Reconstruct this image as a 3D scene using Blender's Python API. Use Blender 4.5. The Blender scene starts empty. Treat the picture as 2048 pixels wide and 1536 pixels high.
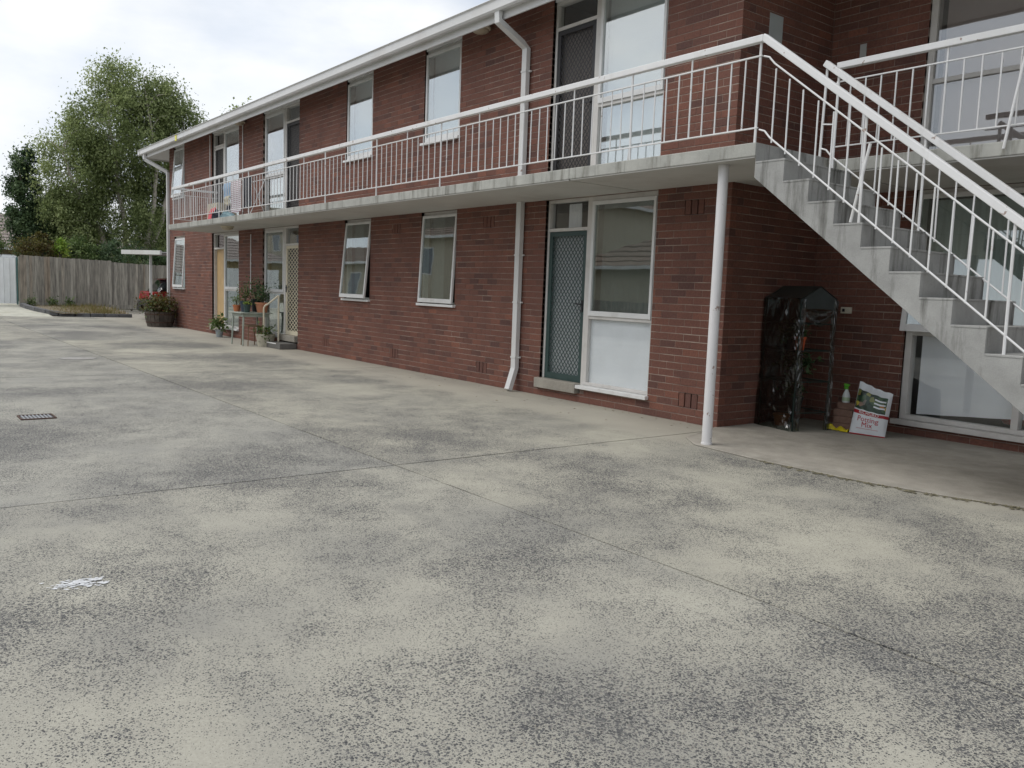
import bpy, math, random
from mathutils import Vector, Matrix
random.seed(7)
R = random.Random(11)
sc = bpy.context.scene
col = sc.collection

# ------------------------------------------------------------------ camera, sky, sun, exposure
def camera():
    yaw, pitch, roll, f = 0.91356, -0.10912, 0.03708, 1682.28
    fw = Vector((-math.sin(yaw)*math.cos(pitch), math.cos(yaw)*math.cos(pitch), math.sin(pitch)))
    r = Vector((math.cos(yaw), math.sin(yaw), 0)); u = r.cross(fw)
    c, s = math.cos(roll), math.sin(roll)
    r2 = c*r + s*u; u2 = -s*r + c*u
    cam = bpy.data.cameras.new('camera'); o = bpy.data.objects.new('camera', cam); col.objects.link(o)
    m = Matrix((r2, u2, -fw)).transposed().to_4x4(); m.translation = (0, 0, 1.45)
    o.matrix_world = m
    cam.sensor_width = 36; cam.lens = f/2048*36; cam.clip_end = 2000; cam.clip_start = 0.05
    sc.camera = o
camera()
SUN_EL, SUN_AZ = math.radians(56), math.radians(215)     # azimuth clockwise from +Y

def world():
    w = bpy.data.worlds.new('World'); sc.world = w; w.use_nodes = True
    nt = w.node_tree; nt.nodes.clear(); N = nt.nodes.new; L = nt.links.new
    out = N('ShaderNodeOutputWorld'); bg = N('ShaderNodeBackground'); bg.inputs[1].default_value = 0.1
    sky = N('ShaderNodeTexSky'); sky.sky_type = 'NISHITA'; sky.sun_disc = False
    sky.sun_elevation = SUN_EL; sky.sun_rotation = SUN_AZ; sky.dust_density = 2.0; sky.air_density = 1.2
    tc = N('ShaderNodeTexCoord'); mp = N('ShaderNodeMapping'); mp.inputs['Scale'].default_value = (1.0, 1.0, 2.6)
    mp.inputs['Location'].default_value = (0.35, 0.2, 0.0)
    n1 = N('ShaderNodeTexNoise'); n1.inputs['Scale'].default_value = 2.3; n1.inputs['Detail'].default_value = 7; n1.inputs['Roughness'].default_value = 0.55
    rp = N('ShaderNodeValToRGB'); rp.color_ramp.elements[0].position = 0.3; rp.color_ramp.elements[1].position = 0.56
    rp.color_ramp.elements[0].color = (0.5, 0.5, 0.5, 1); rp.color_ramp.elements[1].color = (1, 1, 1, 1)
    n2 = N('ShaderNodeTexNoise'); n2.inputs['Scale'].default_value = 4.5; n2.inputs['Detail'].default_value = 5
    cr = N('ShaderNodeValToRGB'); cr.color_ramp.elements[0].position = 0.3; cr.color_ramp.elements[1].position = 0.7
    cr.color_ramp.elements[0].color = (7.3, 7.9, 8.9, 1); cr.color_ramp.elements[1].color = (9.3, 9.4, 9.5, 1)
    mx = N('ShaderNodeMix'); mx.data_type = 'RGBA'
    L(tc.outputs['Generated'], mp.inputs[0]); L(mp.outputs[0], n1.inputs[0]); L(mp.outputs[0], n2.inputs[0])
    L(n1.outputs[0], rp.inputs[0]); L(n2.outputs[0], cr.inputs[0]); L(rp.outputs[0], mx.inputs[0])
    L(sky.outputs[0], mx.inputs[6]); L(cr.outputs[0], mx.inputs[7]); L(mx.outputs[2], bg.inputs[0]); L(bg.outputs[0], out.inputs[0])
world()
def sun():
    l = bpy.data.lights.new('sun', 'SUN'); l.energy = 1.5; l.angle = math.radians(40); l.color = (1, 0.96, 0.9)
    o = bpy.data.objects.new('sun', l); col.objects.link(o)
    d = Vector((math.sin(SUN_AZ)*math.cos(SUN_EL), math.cos(SUN_AZ)*math.cos(SUN_EL), math.sin(SUN_EL)))
    o.rotation_euler = d.to_track_quat('Z', 'Y').to_euler()
sun()
sc.view_settings.view_transform = 'Standard'; sc.view_settings.look = 'None'
sc.view_settings.exposure = 0.2; sc.view_settings.gamma = 1.0; sc.view_settings.use_curve_mapping = False
sc.render.engine = 'CYCLES'
sc.cycles.use_adaptive_sampling = True; sc.cycles.adaptive_threshold = 0.015; sc.cycles.use_denoising = True
sc.cycles.max_bounces = 6; sc.cycles.diffuse_bounces = 3; sc.cycles.glossy_bounces = 3; sc.cycles.transparent_max_bounces = 10

# ------------------------------------------------------------------ mesh helpers
ORG = {}
class MB:
    def __init__(s): s.v = []; s.f = []; s.m = []; s.t = []; s.mi = 0; s.ti = 0.5
    def add(s, vs, fs):
        b = len(s.v); s.v += [tuple(p) for p in vs]
        for f in fs: s.f.append(tuple(b+i for i in f)); s.m.append(s.mi); s.t.append(s.ti)
        return s
    def box(s, x0, x1, y0, y1, z0, z1):
        if x0 > x1: x0, x1 = x1, x0
        if y0 > y1: y0, y1 = y1, y0
        if z0 > z1: z0, z1 = z1, z0
        return s.add([(x0,y0,z0),(x1,y0,z0),(x1,y1,z0),(x0,y1,z0),(x0,y0,z1),(x1,y0,z1),(x1,y1,z1),(x0,y1,z1)],
              [(3,2,1,0),(4,5,6,7),(0,1,5,4),(1,2,6,5),(2,3,7,6),(3,0,4,7)])
    def bar(s, p, q, w, h, up=(0,0,1)):
        p = Vector(p); q = Vector(q); d = (q-p).normalized(); up = Vector(up)
        if abs(d.dot(up)) > 0.98: up = Vector((0,1,0))
        sd = d.cross(up).normalized(); u = sd.cross(d)
        vs = []
        for c in (p, q):
            for a, b in ((-1,-1),(1,-1),(1,1),(-1,1)): vs.append(c + sd*a*w/2 + u*b*h/2)
        return s.add(vs, [(3,2,1,0),(4,5,6,7),(0,1,5,4),(1,2,6,5),(2,3,7,6),(3,0,4,7)])
    def tube(s, pts, r, n=8, cap=True):
        pts = [Vector(p) for p in pts]; k = len(pts); rr = r if isinstance(r, (list, tuple)) else [r]*k
        vs = []; fs = []; ref = None
        for i, p in enumerate(pts):
            d = (pts[min(i+1,k-1)] - pts[max(i-1,0)]).normalized()
            if ref is None:
                ref = Vector((0,0,1)) if abs(d.z) < 0.9 else Vector((1,0,0))
            a = d.cross(ref).normalized(); b = a.cross(d); ref = b if abs(b.dot(d)) < 0.9 else ref
            for j in range(n):
                t = 2*math.pi*j/n; vs.append(p + (a*math.cos(t) + b*math.sin(t))*rr[i])
        for i in range(k-1):
            for j in range(n):
                j2 = (j+1) % n; fs.append((i*n+j, i*n+j2, (i+1)*n+j2, (i+1)*n+j))
        if cap: fs.append(tuple(range(n-1,-1,-1))); fs.append(tuple((k-1)*n+j for j in range(n)))
        return s.add(vs, fs)
    def lathe(s, prof, c, n=20, cap=True):
        vs = []; fs = []; k = len(prof)
        for r, z in prof:
            for j in range(n):
                t = 2*math.pi*j/n; vs.append((c[0]+r*math.cos(t), c[1]+r*math.sin(t), c[2]+z))
        for i in range(k-1):
            for j in range(n):
                j2 = (j+1) % n; fs.append((i*n+j, i*n+j2, (i+1)*n+j2, (i+1)*n+j))
        if cap: fs.append(tuple(range(n-1,-1,-1))); fs.append(tuple((k-1)*n+j for j in range(n)))
        return s.add(vs, fs)
    def prism(s, poly, axis, a0, a1):
        n = len(poly)
        def mk(p, a):
            return {'Y': (p[0], a, p[1]), 'X': (a, p[0], p[1]), 'Z': (p[0], p[1], a)}[axis]
        vs = [mk(p, a0) for p in poly] + [mk(p, a1) for p in poly]
        fs = [tuple(range(n)), tuple(range(2*n-1, n-1, -1))] + [(i, n+i, n+(i+1)%n, (i+1)%n) for i in range(n)]
        return s.add(vs, fs)
    def quad(s, a, b, c, d): return s.add([a,b,c,d], [(0,1,2,3)])
    def build(s, name, mats, parent=None, smooth=False, bevel=0, fix=True):
        me = bpy.data.meshes.new(name)
        o0 = ORG.get(parent.name, Vector((0,0,0))) if parent else Vector((0,0,0))
        me.from_pydata([(x-o0.x, y-o0.y, z-o0.z) for x,y,z in s.v], [], s.f)
        if not isinstance(mats, (list, tuple)): mats = [mats]
        for m in mats: me.materials.append(m)
        if len(mats) > 1: me.polygons.foreach_set('material_index', s.m)
        a = me.attributes.new('tint', 'FLOAT', 'FACE'); a.data.foreach_set('value', s.t)
        if smooth: me.polygons.foreach_set('use_smooth', [True]*len(s.f))
        me.update()
        if fix:
            import bmesh
            bm = bmesh.new(); bm.from_mesh(me); bmesh.ops.recalc_face_normals(bm, faces=bm.faces); bm.to_mesh(me); bm.free()
        o = bpy.data.objects.new(name, me); col.objects.link(o)
        if parent: o.parent = parent
        ORG[o.name] = o0
        if bevel:
            b = o.modifiers.new('bevel', 'BEVEL'); b.width = bevel; b.segments = 2; b.limit_method = 'ANGLE'; b.angle_limit = math.radians(40)
        if smooth:
            try: me.set_sharp_from_angle(angle=math.radians(38))
            except Exception: pass
        return o
def empty(name, loc, parent=None):
    o = bpy.data.objects.new(name, None); col.objects.link(o); o.empty_display_size = 0.1
    w = Vector(loc)
    if parent: o.parent = parent; o.location = w - ORG[parent.name]
    else: o.location = w
    ORG[o.name] = w
    return o
def tag(o, label=None, cat=None, group=None, kind=None):
    if label: o['label'] = label
    if cat: o['category'] = cat
    if group: o['group'] = group
    if kind: o['kind'] = kind
    return o

# ------------------------------------------------------------------ materials
def new_mat(name):
    m = bpy.data.materials.new(name); m.use_nodes = True
    nt = m.node_tree; b = nt.nodes['Principled BSDF']
    return m, nt, b, nt.nodes.new, nt.links.new
def ramp(N, stops):
    r = N('ShaderNodeValToRGB'); e = r.color_ramp.elements
    while len(e) < len(stops): e.new(0.5)
    for i, (p, c) in enumerate(stops): e[i].position = p; e[i].color = (*c, 1) if len(c) == 3 else c
    return r
def noise(N, L, src, scale, detail=4, rough=0.55):
    n = N('ShaderNodeTexNoise'); n.inputs['Scale'].default_value = scale; n.inputs['Detail'].default_value = detail
    n.inputs['Roughness'].default_value = rough; L(src, n.inputs['Vector']); return n.outputs[0]
def mapped(N, L, scale=(1,1,1), loc=(0,0,0), rot=(0,0,0)):
    g = N('ShaderNodeNewGeometry'); mp = N('ShaderNodeMapping')
    mp.inputs['Scale'].default_value = scale; mp.inputs['Location'].default_value = loc; mp.inputs['Rotation'].default_value = rot
    L(g.outputs['Position'], mp.inputs[0]); return mp.outputs[0]
def mixc(N, L, f, a, b, mode='MIX'):
    m = N('ShaderNodeMix'); m.data_type = 'RGBA'; m.blend_type = mode
    for s, i in ((f,0),(a,6),(b,7)):
        if hasattr(s, 'default_value') and not isinstance(s, (int, float)): L(s, m.inputs[i])
        else: m.inputs[i].default_value = s if i == 0 else (*s, 1)
    return m.outputs[2]
def math2(N, L, op, a, b=None, c=None):
    m = N('ShaderNodeMath'); m.operation = op
    for i, x in enumerate((a, b, c)):
        if x is None: continue
        if isinstance(x, (int, float)): m.inputs[i].default_value = x
        else: L(x, m.inputs[i])
    return m.outputs[0]
def bumpn(N, L, b, h, strength, dist=0.01):
    n = N('ShaderNodeBump'); n.inputs['Strength'].default_value = strength; n.inputs['Distance'].default_value = dist
    L(h, n.inputs['Height']); L(n.outputs[0], b.inputs['Normal'])
def plain(name, c, rough=0.6, var=0.12, scale=6, bump=0.0, bscale=60, metal=0.0, spec=0.5, dirt=None, tint=0.0):
    m, nt, b, N, L = new_mat(name)
    p = mapped(N, L); n = noise(N, L, p, scale, 5)
    lo = tuple(x*(1-var) for x in c); hi = tuple(min(1, x*(1+var)) for x in c)
    r = ramp(N, [(0.3, lo), (0.7, hi)]); L(n, r.inputs[0]); out = r.outputs[0]
    if dirt:
        n2 = noise(N, L, mapped(N, L, (1,1,1), (3,7,1)), scale*0.6, 6, 0.65); r2 = ramp(N, [(0.52, (0,0,0)), (0.75, (1,1,1))]); L(n2, r2.inputs[0])
        out = mixc(N, L, math2(N, L, 'MULTIPLY', r2.outputs[0], 0.6), out, dirt)
    if tint:
        a = N('ShaderNodeAttribute'); a.attribute_name = 'tint'
        k = math2(N, L, 'MULTIPLY_ADD', a.outputs['Fac'], 2*tint, 1-tint)
        mm = N('ShaderNodeMix'); mm.data_type = 'RGBA'; mm.blend_type = 'MULTIPLY'; mm.inputs[0].default_value = 1
        L(out, mm.inputs[6]); L(k, mm.inputs[7]); out = mm.outputs[2]
    L(out, b.inputs['Base Color']); b.inputs['Roughness'].default_value = rough; b.inputs['Metallic'].default_value = metal
    b.inputs['Specular IOR Level'].default_value = spec
    if bump: bumpn(N, L, b, noise(N, L, p, bscale, 4), bump)
    return m
def rusty_white(name, c):
    m, nt, b, N, L = new_mat(name)
    p = mapped(N, L); r = ramp(N, [(0.3, tuple(x*0.93 for x in c)), (0.7, c)]); L(noise(N, L, p, 3, 4), r.inputs[0])
    g = ramp(N, [(0.55, (0,0,0)), (0.8, (1,1,1))]); L(noise(N, L, mapped(N, L, (1,1,0.4), (5,1,3)), 5, 5, 0.7), g.inputs[0])
    o = mixc(N, L, math2(N, L, 'MULTIPLY', g.outputs[0], 0.5), r.outputs[0], (0.45,0.42,0.37))
    k = ramp(N, [(0.665, (0,0,0)), (0.7, (1,1,1))]); L(noise(N, L, mapped(N, L, (1,1,1), (2,8,4)), 11, 3, 0.6), k.inputs[0])
    o = mixc(N, L, math2(N, L, 'MULTIPLY', k.outputs[0], 0.75), o, (0.2,0.1,0.05))
    L(o, b.inputs['Base Color']); b.inputs['Roughness'].default_value = 0.5; bumpn(N, L, b, noise(N, L, p, 60, 3), 0.12, 0.004); return m
def brick_mat():
    m, nt, b, N, L = new_mat('red_brick')
    a = N('ShaderNodeAttribute'); a.attribute_name = 'tint'
    r = ramp(N, [(0.0, (0.13,0.069,0.058)), (0.35, (0.182,0.087,0.066)), (0.7, (0.21,0.095,0.07)), (1.0, (0.262,0.113,0.076))])
    L(a.outputs['Fac'], r.inputs[0])
    p = mapped(N, L); n = noise(N, L, p, 45, 5, 0.6); r2 = ramp(N, [(0.3, (0.72,0.72,0.74)), (0.72, (1.15,1.12,1.08))]); L(n, r2.inputs[0])
    c = mixc(N, L, 1.0, r.outputs[0], r2.outputs[0], 'MULTIPLY')
    n3 = noise(N, L, mapped(N, L, (1,1,0.6)), 1.3, 5, 0.6); r3 = ramp(N, [(0.35, (0.86,0.85,0.87)), (0.7, (1.08,1.06,1.04))]); L(n3, r3.inputs[0])
    c = mixc(N, L, 1.0, c, r3.outputs[0], 'MULTIPLY')
    L(c, b.inputs['Base Color']); b.inputs['Roughness'].default_value = 0.82; b.inputs['Specular IOR Level'].default_value = 0.3
    bumpn(N, L, b, noise(N, L, p, 130, 4), 0.35, 0.004)
    return m
def mortar_mat():
    m, nt, b, N, L = new_mat('mortar')
    p = mapped(N, L); n = noise(N, L, p, 2.2, 6, 0.62); r = ramp(N, [(0.3, (0.13,0.09,0.074)), (0.52, (0.26,0.195,0.16)), (0.74, (0.47,0.385,0.315))]); L(n, r.inputs[0])
    L(r.outputs[0], b.inputs['Base Color']); b.inputs['Roughness'].default_value = 0.95
    bumpn(N, L, b, noise(N, L, p, 200, 3), 0.4, 0.003); return m
def concrete(name, c, stain=0.5, stainc=(0.09,0.09,0.075), streak=False, bump=0.25):
    m, nt, b, N, L = new_mat(name)
    p = mapped(N, L); n = noise(N, L, p, 3.5, 7, 0.62)
    r = ramp(N, [(0.28, tuple(x*0.78 for x in c)), (0.72, tuple(min(1,x*1.14) for x in c))]); L(n, r.inputs[0])
    ps = mapped(N, L, (4.5,4.5,0.55) if streak else (1,1,1), (2,5,9)); n2 = noise(N, L, ps, 1.6, 7, 0.68)
    r2 = ramp(N, [(0.5, (0,0,0)), (0.72, (1,1,1))]); L(n2, r2.inputs[0])
    o = mixc(N, L, math2(N, L, 'MULTIPLY', r2.outputs[0], stain), r.outputs[0], stainc)
    n4 = noise(N, L, p, 160, 3); r4 = ramp(N, [(0.3, (0.86,0.86,0.86)), (0.7, (1.1,1.1,1.1))]); L(n4, r4.inputs[0])
    o = mixc(N, L, 1.0, o, r4.outputs[0], 'MULTIPLY')
    L(o, b.inputs['Base Color']); b.inputs['Roughness'].default_value = 0.9; b.inputs['Specular IOR Level'].default_value = 0.25
    bumpn(N, L, b, noise(N, L, p, 90, 5), bump, 0.005); return m
def paving_mat():
    m, nt, b, N, L = new_mat('worn_aggregate_concrete')
    p = mapped(N, L)
    sx = N('ShaderNodeSeparateXYZ'); L(p, sx.inputs[0])
    big = noise(N, L, mapped(N, L, (1,1,1), (4.1,2.3,0)), 0.55, 2, 0.5)
    mid = noise(N, L, mapped(N, L, (1,1,1), (1.7,9.3,0), (0,0,0.5)), 2.3, 6, 0.74)
    patch = math2(N, L, 'ADD', math2(N, L, 'MULTIPLY', big, 0.62), math2(N, L, 'MULTIPLY', mid, 0.5))
    # trowelled smooth band beside the building
    wob = math2(N, L, 'MULTIPLY_ADD', noise(N, L, p, 0.9, 2), 0.9, -0.45)
    band = N('ShaderNodeMapRange'); band.interpolation_type = 'SMOOTHSTEP'; band.inputs[1].default_value = 6.2; band.inputs[2].default_value = 6.9
    L(math2(N, L, 'ADD', sx.outputs[1], wob), band.inputs[0])
    band = band.outputs[0]
    pr = ramp(N, [(0.38, (0.13,0.13,0.13)), (0.67, (1,1,1))]); L(patch, pr.inputs[0])
    expo = math2(N, L, 'MULTIPLY', pr.outputs[0], math2(N, L, 'SUBTRACT', 1.0, math2(N, L, 'MULTIPLY', band, 0.85)))
    # stones
    vor = N('ShaderNodeTexVoronoi'); vor.inputs['Scale'].default_value = 112; L(p, vor.inputs['Vector']); vor.inputs['Randomness'].default_value = 1
    vor2 = N('ShaderNodeTexVoronoi'); vor2.inputs['Scale'].default_value = 210; L(p, vor2.inputs['Vector'])
    jit = noise(N, L, p, 260, 2)
    thr = math2(N, L, 'MULTIPLY_ADD', expo, 0.7, -0.02)
    d = math2(N, L, 'ADD', vor.outputs['Distance'], math2(N, L, 'MULTIPLY_ADD', jit, 0.3, -0.15))
    sep = N('ShaderNodeSeparateColor'); L(vor.outputs['Color'], sep.inputs[0])
    thr2 = math2(N, L, 'MULTIPLY', thr, math2(N, L, 'MULTIPLY_ADD', sep.outputs[0], 0.9, 0.4))
    st = math2(N, L, 'GREATER_THAN', thr2, d)
    st2 = math2(N, L, 'GREATER_THAN', math2(N, L, 'MULTIPLY', thr, 0.6), vor2.outputs['Distance'])
    stone = math2(N, L, 'MAXIMUM', st, st2)
    # cement paste
    tone = noise(N, L, mapped(N, L, (1,1,1), (7,1,0)), 0.8, 4, 0.6)
    cr = ramp(N, [(0.3, (0.285,0.277,0.248)), (0.52, (0.38,0.365,0.312)), (0.75, (0.455,0.438,0.37))]); L(tone, cr.inputs[0])
    fine = noise(N, L, p, 70, 4, 0.7); fr = ramp(N, [(0.3, (0.82,0.82,0.82)), (0.7, (1.1,1.1,1.1))]); L(fine, fr.inputs[0])
    c = mixc(N, L, 1.0, cr.outputs[0], fr.outputs[0], 'MULTIPLY')
    c = mixc(N, L, math2(N, L, 'MULTIPLY', expo, 0.2), c, (0.25,0.245,0.225))
    oi = N('ShaderNodeObjectInfo'); tr = ramp(N, [(0.0, (0.93,0.94,0.96)), (1.0, (1.05,1.04,1.0))]); L(oi.outputs['Random'], tr.inputs[0]); c = mixc(N, L, 1.0, c, tr.outputs[0], 'MULTIPLY')
    c = mixc(N, L, math2(N, L, 'MULTIPLY', band, 0.6), c, (0.36,0.335,0.285))
    sr = ramp(N, [(0.0, (0.045,0.046,0.048)), (0.6, (0.1,0.1,0.1)), (0.9, (0.17,0.163,0.15)), (1.0, (0.26,0.24,0.2))]); L(sep.outputs[1], sr.inputs[0])
    c = mixc(N, L, stone, c, sr.outputs[0])
    # oil and water stains
    sn = noise(N, L, mapped(N, L, (0.35,1.2,1), (11,4,0)), 1.0, 5, 0.72); srp = ramp(N, [(0.56, (0,0,0)), (0.74, (1,1,1))]); L(sn, srp.inputs[0])
    c = mixc(N, L, math2(N, L, 'MULTIPLY', srp.outputs[0], 0.38), c, (0.14,0.14,0.135))
    L(c, b.inputs['Base Color']); b.inputs['Specular IOR Level'].default_value = 0.3
    b.inputs['Roughness'].default_value = 0.85
    hh = math2(N, L, 'ADD', math2(N, L, 'MULTIPLY', stone, -0.5), fine)
    bumpn(N, L, b, hh, 0.45, 0.004)
    return m
def glass(name, base=0.25, tintc=(0.8,0.86,0.84), rough=0.015):
    m, nt, b, N, L = new_mat(name); nt.nodes.remove(b)
    out = nt.nodes['Material Output']
    t = N('ShaderNodeBsdfTransparent'); t.inputs[0].default_value = (*tintc, 1)
    g = N('ShaderNodeBsdfGlossy'); g.inputs['Roughness'].default_value = rough; g.inputs[0].default_value = (0.95,0.97,0.98,1)
    lw = N('ShaderNodeLayerWeight'); lw.inputs[0].default_value = 0.5; frs = math2(N, L, 'MULTIPLY_ADD', math2(N, L, 'POWER', lw.outputs['Facing'], 4.0), 0.9, 0.05)
    # float-glass waviness
    bm = N('ShaderNodeBump'); bm.inputs['Strength'].default_value = 0.02; bm.inputs['Distance'].default_value = 0.05
    L(noise(N, L, mapped(N, L), 1.4, 2), bm.inputs['Height']); L(bm.outputs[0], g.inputs['Normal'])
    f = math2(N, L, 'MULTIPLY_ADD', frs, 1-base, base)
    mx = N('ShaderNodeMixShader'); L(f, mx.inputs[0]); L(t.outputs[0], mx.inputs[1]); L(g.outputs[0], mx.inputs[2]); L(mx.outputs[0], out.inputs[0])
    return m
def leaf(name, c1, c2, c3, trans=0.35):
    m, nt, b, N, L = new_mat(name)
    a = N('ShaderNodeAttribute'); a.attribute_name = 'tint'
    r = ramp(N, [(0.0, c1), (0.55, c2), (1.0, c3)]); L(a.outputs['Fac'], r.inputs[0])
    L(r.outputs[0], b.inputs['Base Color']); b.inputs['Roughness'].default_value = 0.55; b.inputs['Specular IOR Level'].default_value = 0.35
    out = nt.nodes['Material Output']; t = N('ShaderNodeBsdfTranslucent'); L(r.outputs[0], t.inputs[0])
    mx = N('ShaderNodeMixShader'); mx.inputs[0].default_value = trans; L(b.outputs[0], mx.inputs[1]); L(t.outputs[0], mx.inputs[2]); L(mx.outputs[0], out.inputs[0])
    return m
M = {}
M['brick'] = brick_mat(); M['mortar'] = mortar_mat()
M['paving'] = paving_mat()
M['path'] = concrete('smooth_path_concrete', (0.36,0.335,0.29), 0.55, (0.16,0.145,0.115))
M['slab'] = concrete('balcony_slab_concrete', (0.43,0.43,0.395), 1.0, (0.12,0.115,0.09), True)
M['soffit'] = plain('painted_soffit', (0.55,0.54,0.51), 0.8, 0.06, 1.5, 0.1, 80, dirt=(0.36,0.34,0.3))
M['stair'] = concrete('stair_concrete', (0.37,0.37,0.355), 1.0, (0.065,0.063,0.052), True)
M['moss'] = plain('mossy_edge', (0.15,0.135,0.085), 0.95, 0.4, 9, 0.5, 60)
M['white'] = plain('white_gloss_paint', (0.72,0.72,0.71), 0.42, 0.05, 4, dirt=(0.5,0.48,0.44))
M['white_rail'] = rusty_white('white_rail_paint', (0.76,0.76,0.755))
M['frame'] = plain('off_white_frame_paint', (0.62,0.6,0.57), 0.5, 0.07, 5, 0.05, 40, dirt=(0.42,0.39,0.35))
M['cream'] = plain('cream_paint', (0.66,0.6,0.46), 0.5, 0.06, 5)
M['green_paint'] = plain('dark_green_paint', (0.032,0.062,0.058), 0.45, 0.12, 5)
M['black_mesh'] = plain('dark_bronze_mesh', (0.025,0.024,0.026), 0.5, 0.15, 8)
M['door_grey'] = plain('pale_grey_door', (0.42,0.44,0.45), 0.55, 0.05, 3)
M['door_dark'] = plain('dark_brown_door', (0.05,0.042,0.036), 0.5, 0.2, 3)
M['door_taupe'] = plain('taupe_door', (0.16,0.14,0.125), 0.5, 0.1, 3)
M['timber_door'] = plain('yellow_timber_door', (0.55,0.38,0.19), 0.45, 0.1, 4)
M['metal_gutter'] = plain('white_gutter', (0.66,0.66,0.65), 0.4, 0.05, 1.2, dirt=(0.48,0.44,0.4))
M['tile'] = plain('grey_brown_roof_tile', (0.12,0.1,0.09), 0.8, 0.25, 5, 0.3, 50, tint=0.25)
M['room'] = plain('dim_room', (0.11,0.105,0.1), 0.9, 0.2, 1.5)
M['blind'] = plain('white_roller_blind', (0.72,0.74,0.76), 0.85, 0.03, 2)
M['sheet'] = plain('white_sheet', (0.82,0.83,0.85), 0.85, 0.05, 2.5)
M['curtain'] = plain('grey_net_curtain', (0.2,0.21,0.21), 0.9, 0.12, 3)
M['g_up'] = glass('upper_window_glass', 0.3, (0.9,0.93,0.92)); M['g_low'] = glass('lower_window_glass', 0.15, (0.8,0.85,0.83)); M['g_clear'] = glass('clear_window_glass', 0.02, (0.97,0.98,0.98)); M['g_tint'] = glass('landing_window_glass', 0.12, (0.85,0.85,0.85))
M['steel'] = rusty_white('painted_steel_post', (0.7,0.69,0.69))
M['dark'] = plain('black_plastic', (0.02,0.02,0.022), 0.45, 0.2, 6)
M['leaf_birch'] = leaf('birch_leaf', (0.11,0.145,0.055), (0.27,0.33,0.135), (0.45,0.5,0.25), 0.45)
M['leaf_dark'] = leaf('evergreen_leaf', (0.04,0.07,0.034), (0.09,0.145,0.07), (0.17,0.24,0.11))
M['leaf_brown'] = leaf('bronze_shrub_leaf', (0.07,0.035,0.014), (0.1,0.09,0.022), (0.17,0.16,0.04))
M['leaf_pot'] = leaf('pot_plant_leaf', (0.04,0.07,0.02), (0.1,0.16,0.045), (0.24,0.3,0.12))
M['leaf_lime'] = leaf('lime_leaf', (0.12,0.2,0.02), (0.22,0.36,0.05), (0.5,0.55,0.12))
M['bark'] = plain('pale_birch_bark', (0.42,0.38,0.33), 0.85, 0.3, 4, 0.4, 30)
M['bark_dark'] = plain('dark_bark', (0.09,0.07,0.055), 0.9, 0.3, 6, 0.4, 30)
M['terracotta'] = plain('terracotta', (0.5,0.17,0.07), 0.75, 0.1, 9)
M['soil'] = plain('dry_soil', (0.2,0.165,0.12), 0.95, 0.3, 5, 0.5, 40)
M['ground'] = plain('dry_grass_ground', (0.12,0.12,0.07), 0.95, 0.3, 1.5, 0.4, 20)

# ================================================================== THE SETTING: ground and paving
def sheet(name, x0, x1, y0, y1, z, mat, n=1):
    mb = MB()
    for i in range(n):
        for j in range(n):
            a, b = x0+(x1-x0)*i/n, x0+(x1-x0)*(i+1)/n; c, d = y0+(y1-y0)*j/n, y0+(y1-y0)*(j+1)/n
            mb.quad((a,c,z),(b,c,z),(b,d,z),(a,d,z))
    return mb.build(name, mat)
tag(sheet('ground', -700, 300, -500, 500, -0.09, M['ground']), kind='structure')
base = tag(sheet('courtyard_base', -33.1, 12, -5.6, 9.6, -0.045, plain('joint_dirt', (0.035,0.033,0.028), 0.95, 0.3, 9)), kind='structure')
base.name = 'courtyard'
def wavy_slab(x0, x1, y0, y1, z0, z1, jit=0.005):
    poly = []
    def edge(a, b):
        n = max(2, int((Vector(b)-Vector(a)).length/0.45))
        for i in range(n):
            t = i/n; p = Vector(a).lerp(Vector(b), t)
            poly.append((p.x + R.uniform(-jit, jit), p.y + R.uniform(-jit, jit)))
    edge((x0,y0),(x1,y0)); edge((x1,y0),(x1,y1)); edge((x1,y1),(x0,y1)); edge((x0,y1),(x0,y0))
    return MB().prism(poly, 'Z', z0, z1)
XJ = [-33.05, -28.4, -21.0, -13.5, -5.95, 1.6, 9.2]
YJ = [-5.5, 3.41, 7.75]
for i in range(len(XJ)-1):
    for j in range(2):
        g = 0.009
        wavy_slab(XJ[i]+g, XJ[i+1]-g, YJ[j]+g*0.8, YJ[j+1]-g*0.8, -0.04, 0.0).build('concrete_slab', M['paving'], base)
# raised smooth path under the stair recess, with a mossy edge
def path():
    top = [(-5.93,7.3),(-5.75,6.75),(-5.42,6.5),(-4.6,6.42),(-3.7,6.44),(-3.0,6.56),(-2.5,6.72),(-1.6,6.9),(-0.5,6.95),(4,6.95),(4,9.45),(-6.1,9.45),(-6.1,7.7)]
    o = MB().prism(top, 'Z', 0.002, 0.014).build('footpath', M['path']); tag(o, kind='structure')
    b = o.modifiers.new('bevel', 'BEVEL'); b.width = 0.005; b.segments = 2
    e = MB(); pts = top[3:10]
    for k in range(len(pts)-1):
        for s in range(9):
            t = (s + R.random())/9; p = Vector(pts[k]).lerp(Vector(pts[k+1]), t)
            for q in range(6):
                a = R.uniform(0, 6.28); r = R.uniform(0.005, 0.026); cx = p.x + R.uniform(-0.05,0.05); cy = p.y - abs(R.gauss(0.0, 0.035)) + 0.004
                n = 6; e.add([(cx+r*math.cos(a+i*1.047)*R.uniform(.6,1.3), cy+r*math.sin(a+i*1.047)*R.uniform(.5,.9), 0.004+R.random()*0.004) for i in range(n)] + [(cx,cy,0.004+R.uniform(0.004,0.012))], [(i,(i+1)%n,n) for i in range(n)])
    tag(e.build('path_edge_moss', M['moss']), 'brown green moss along the edge of the raised path', 'moss', kind='stuff')
path()

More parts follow.
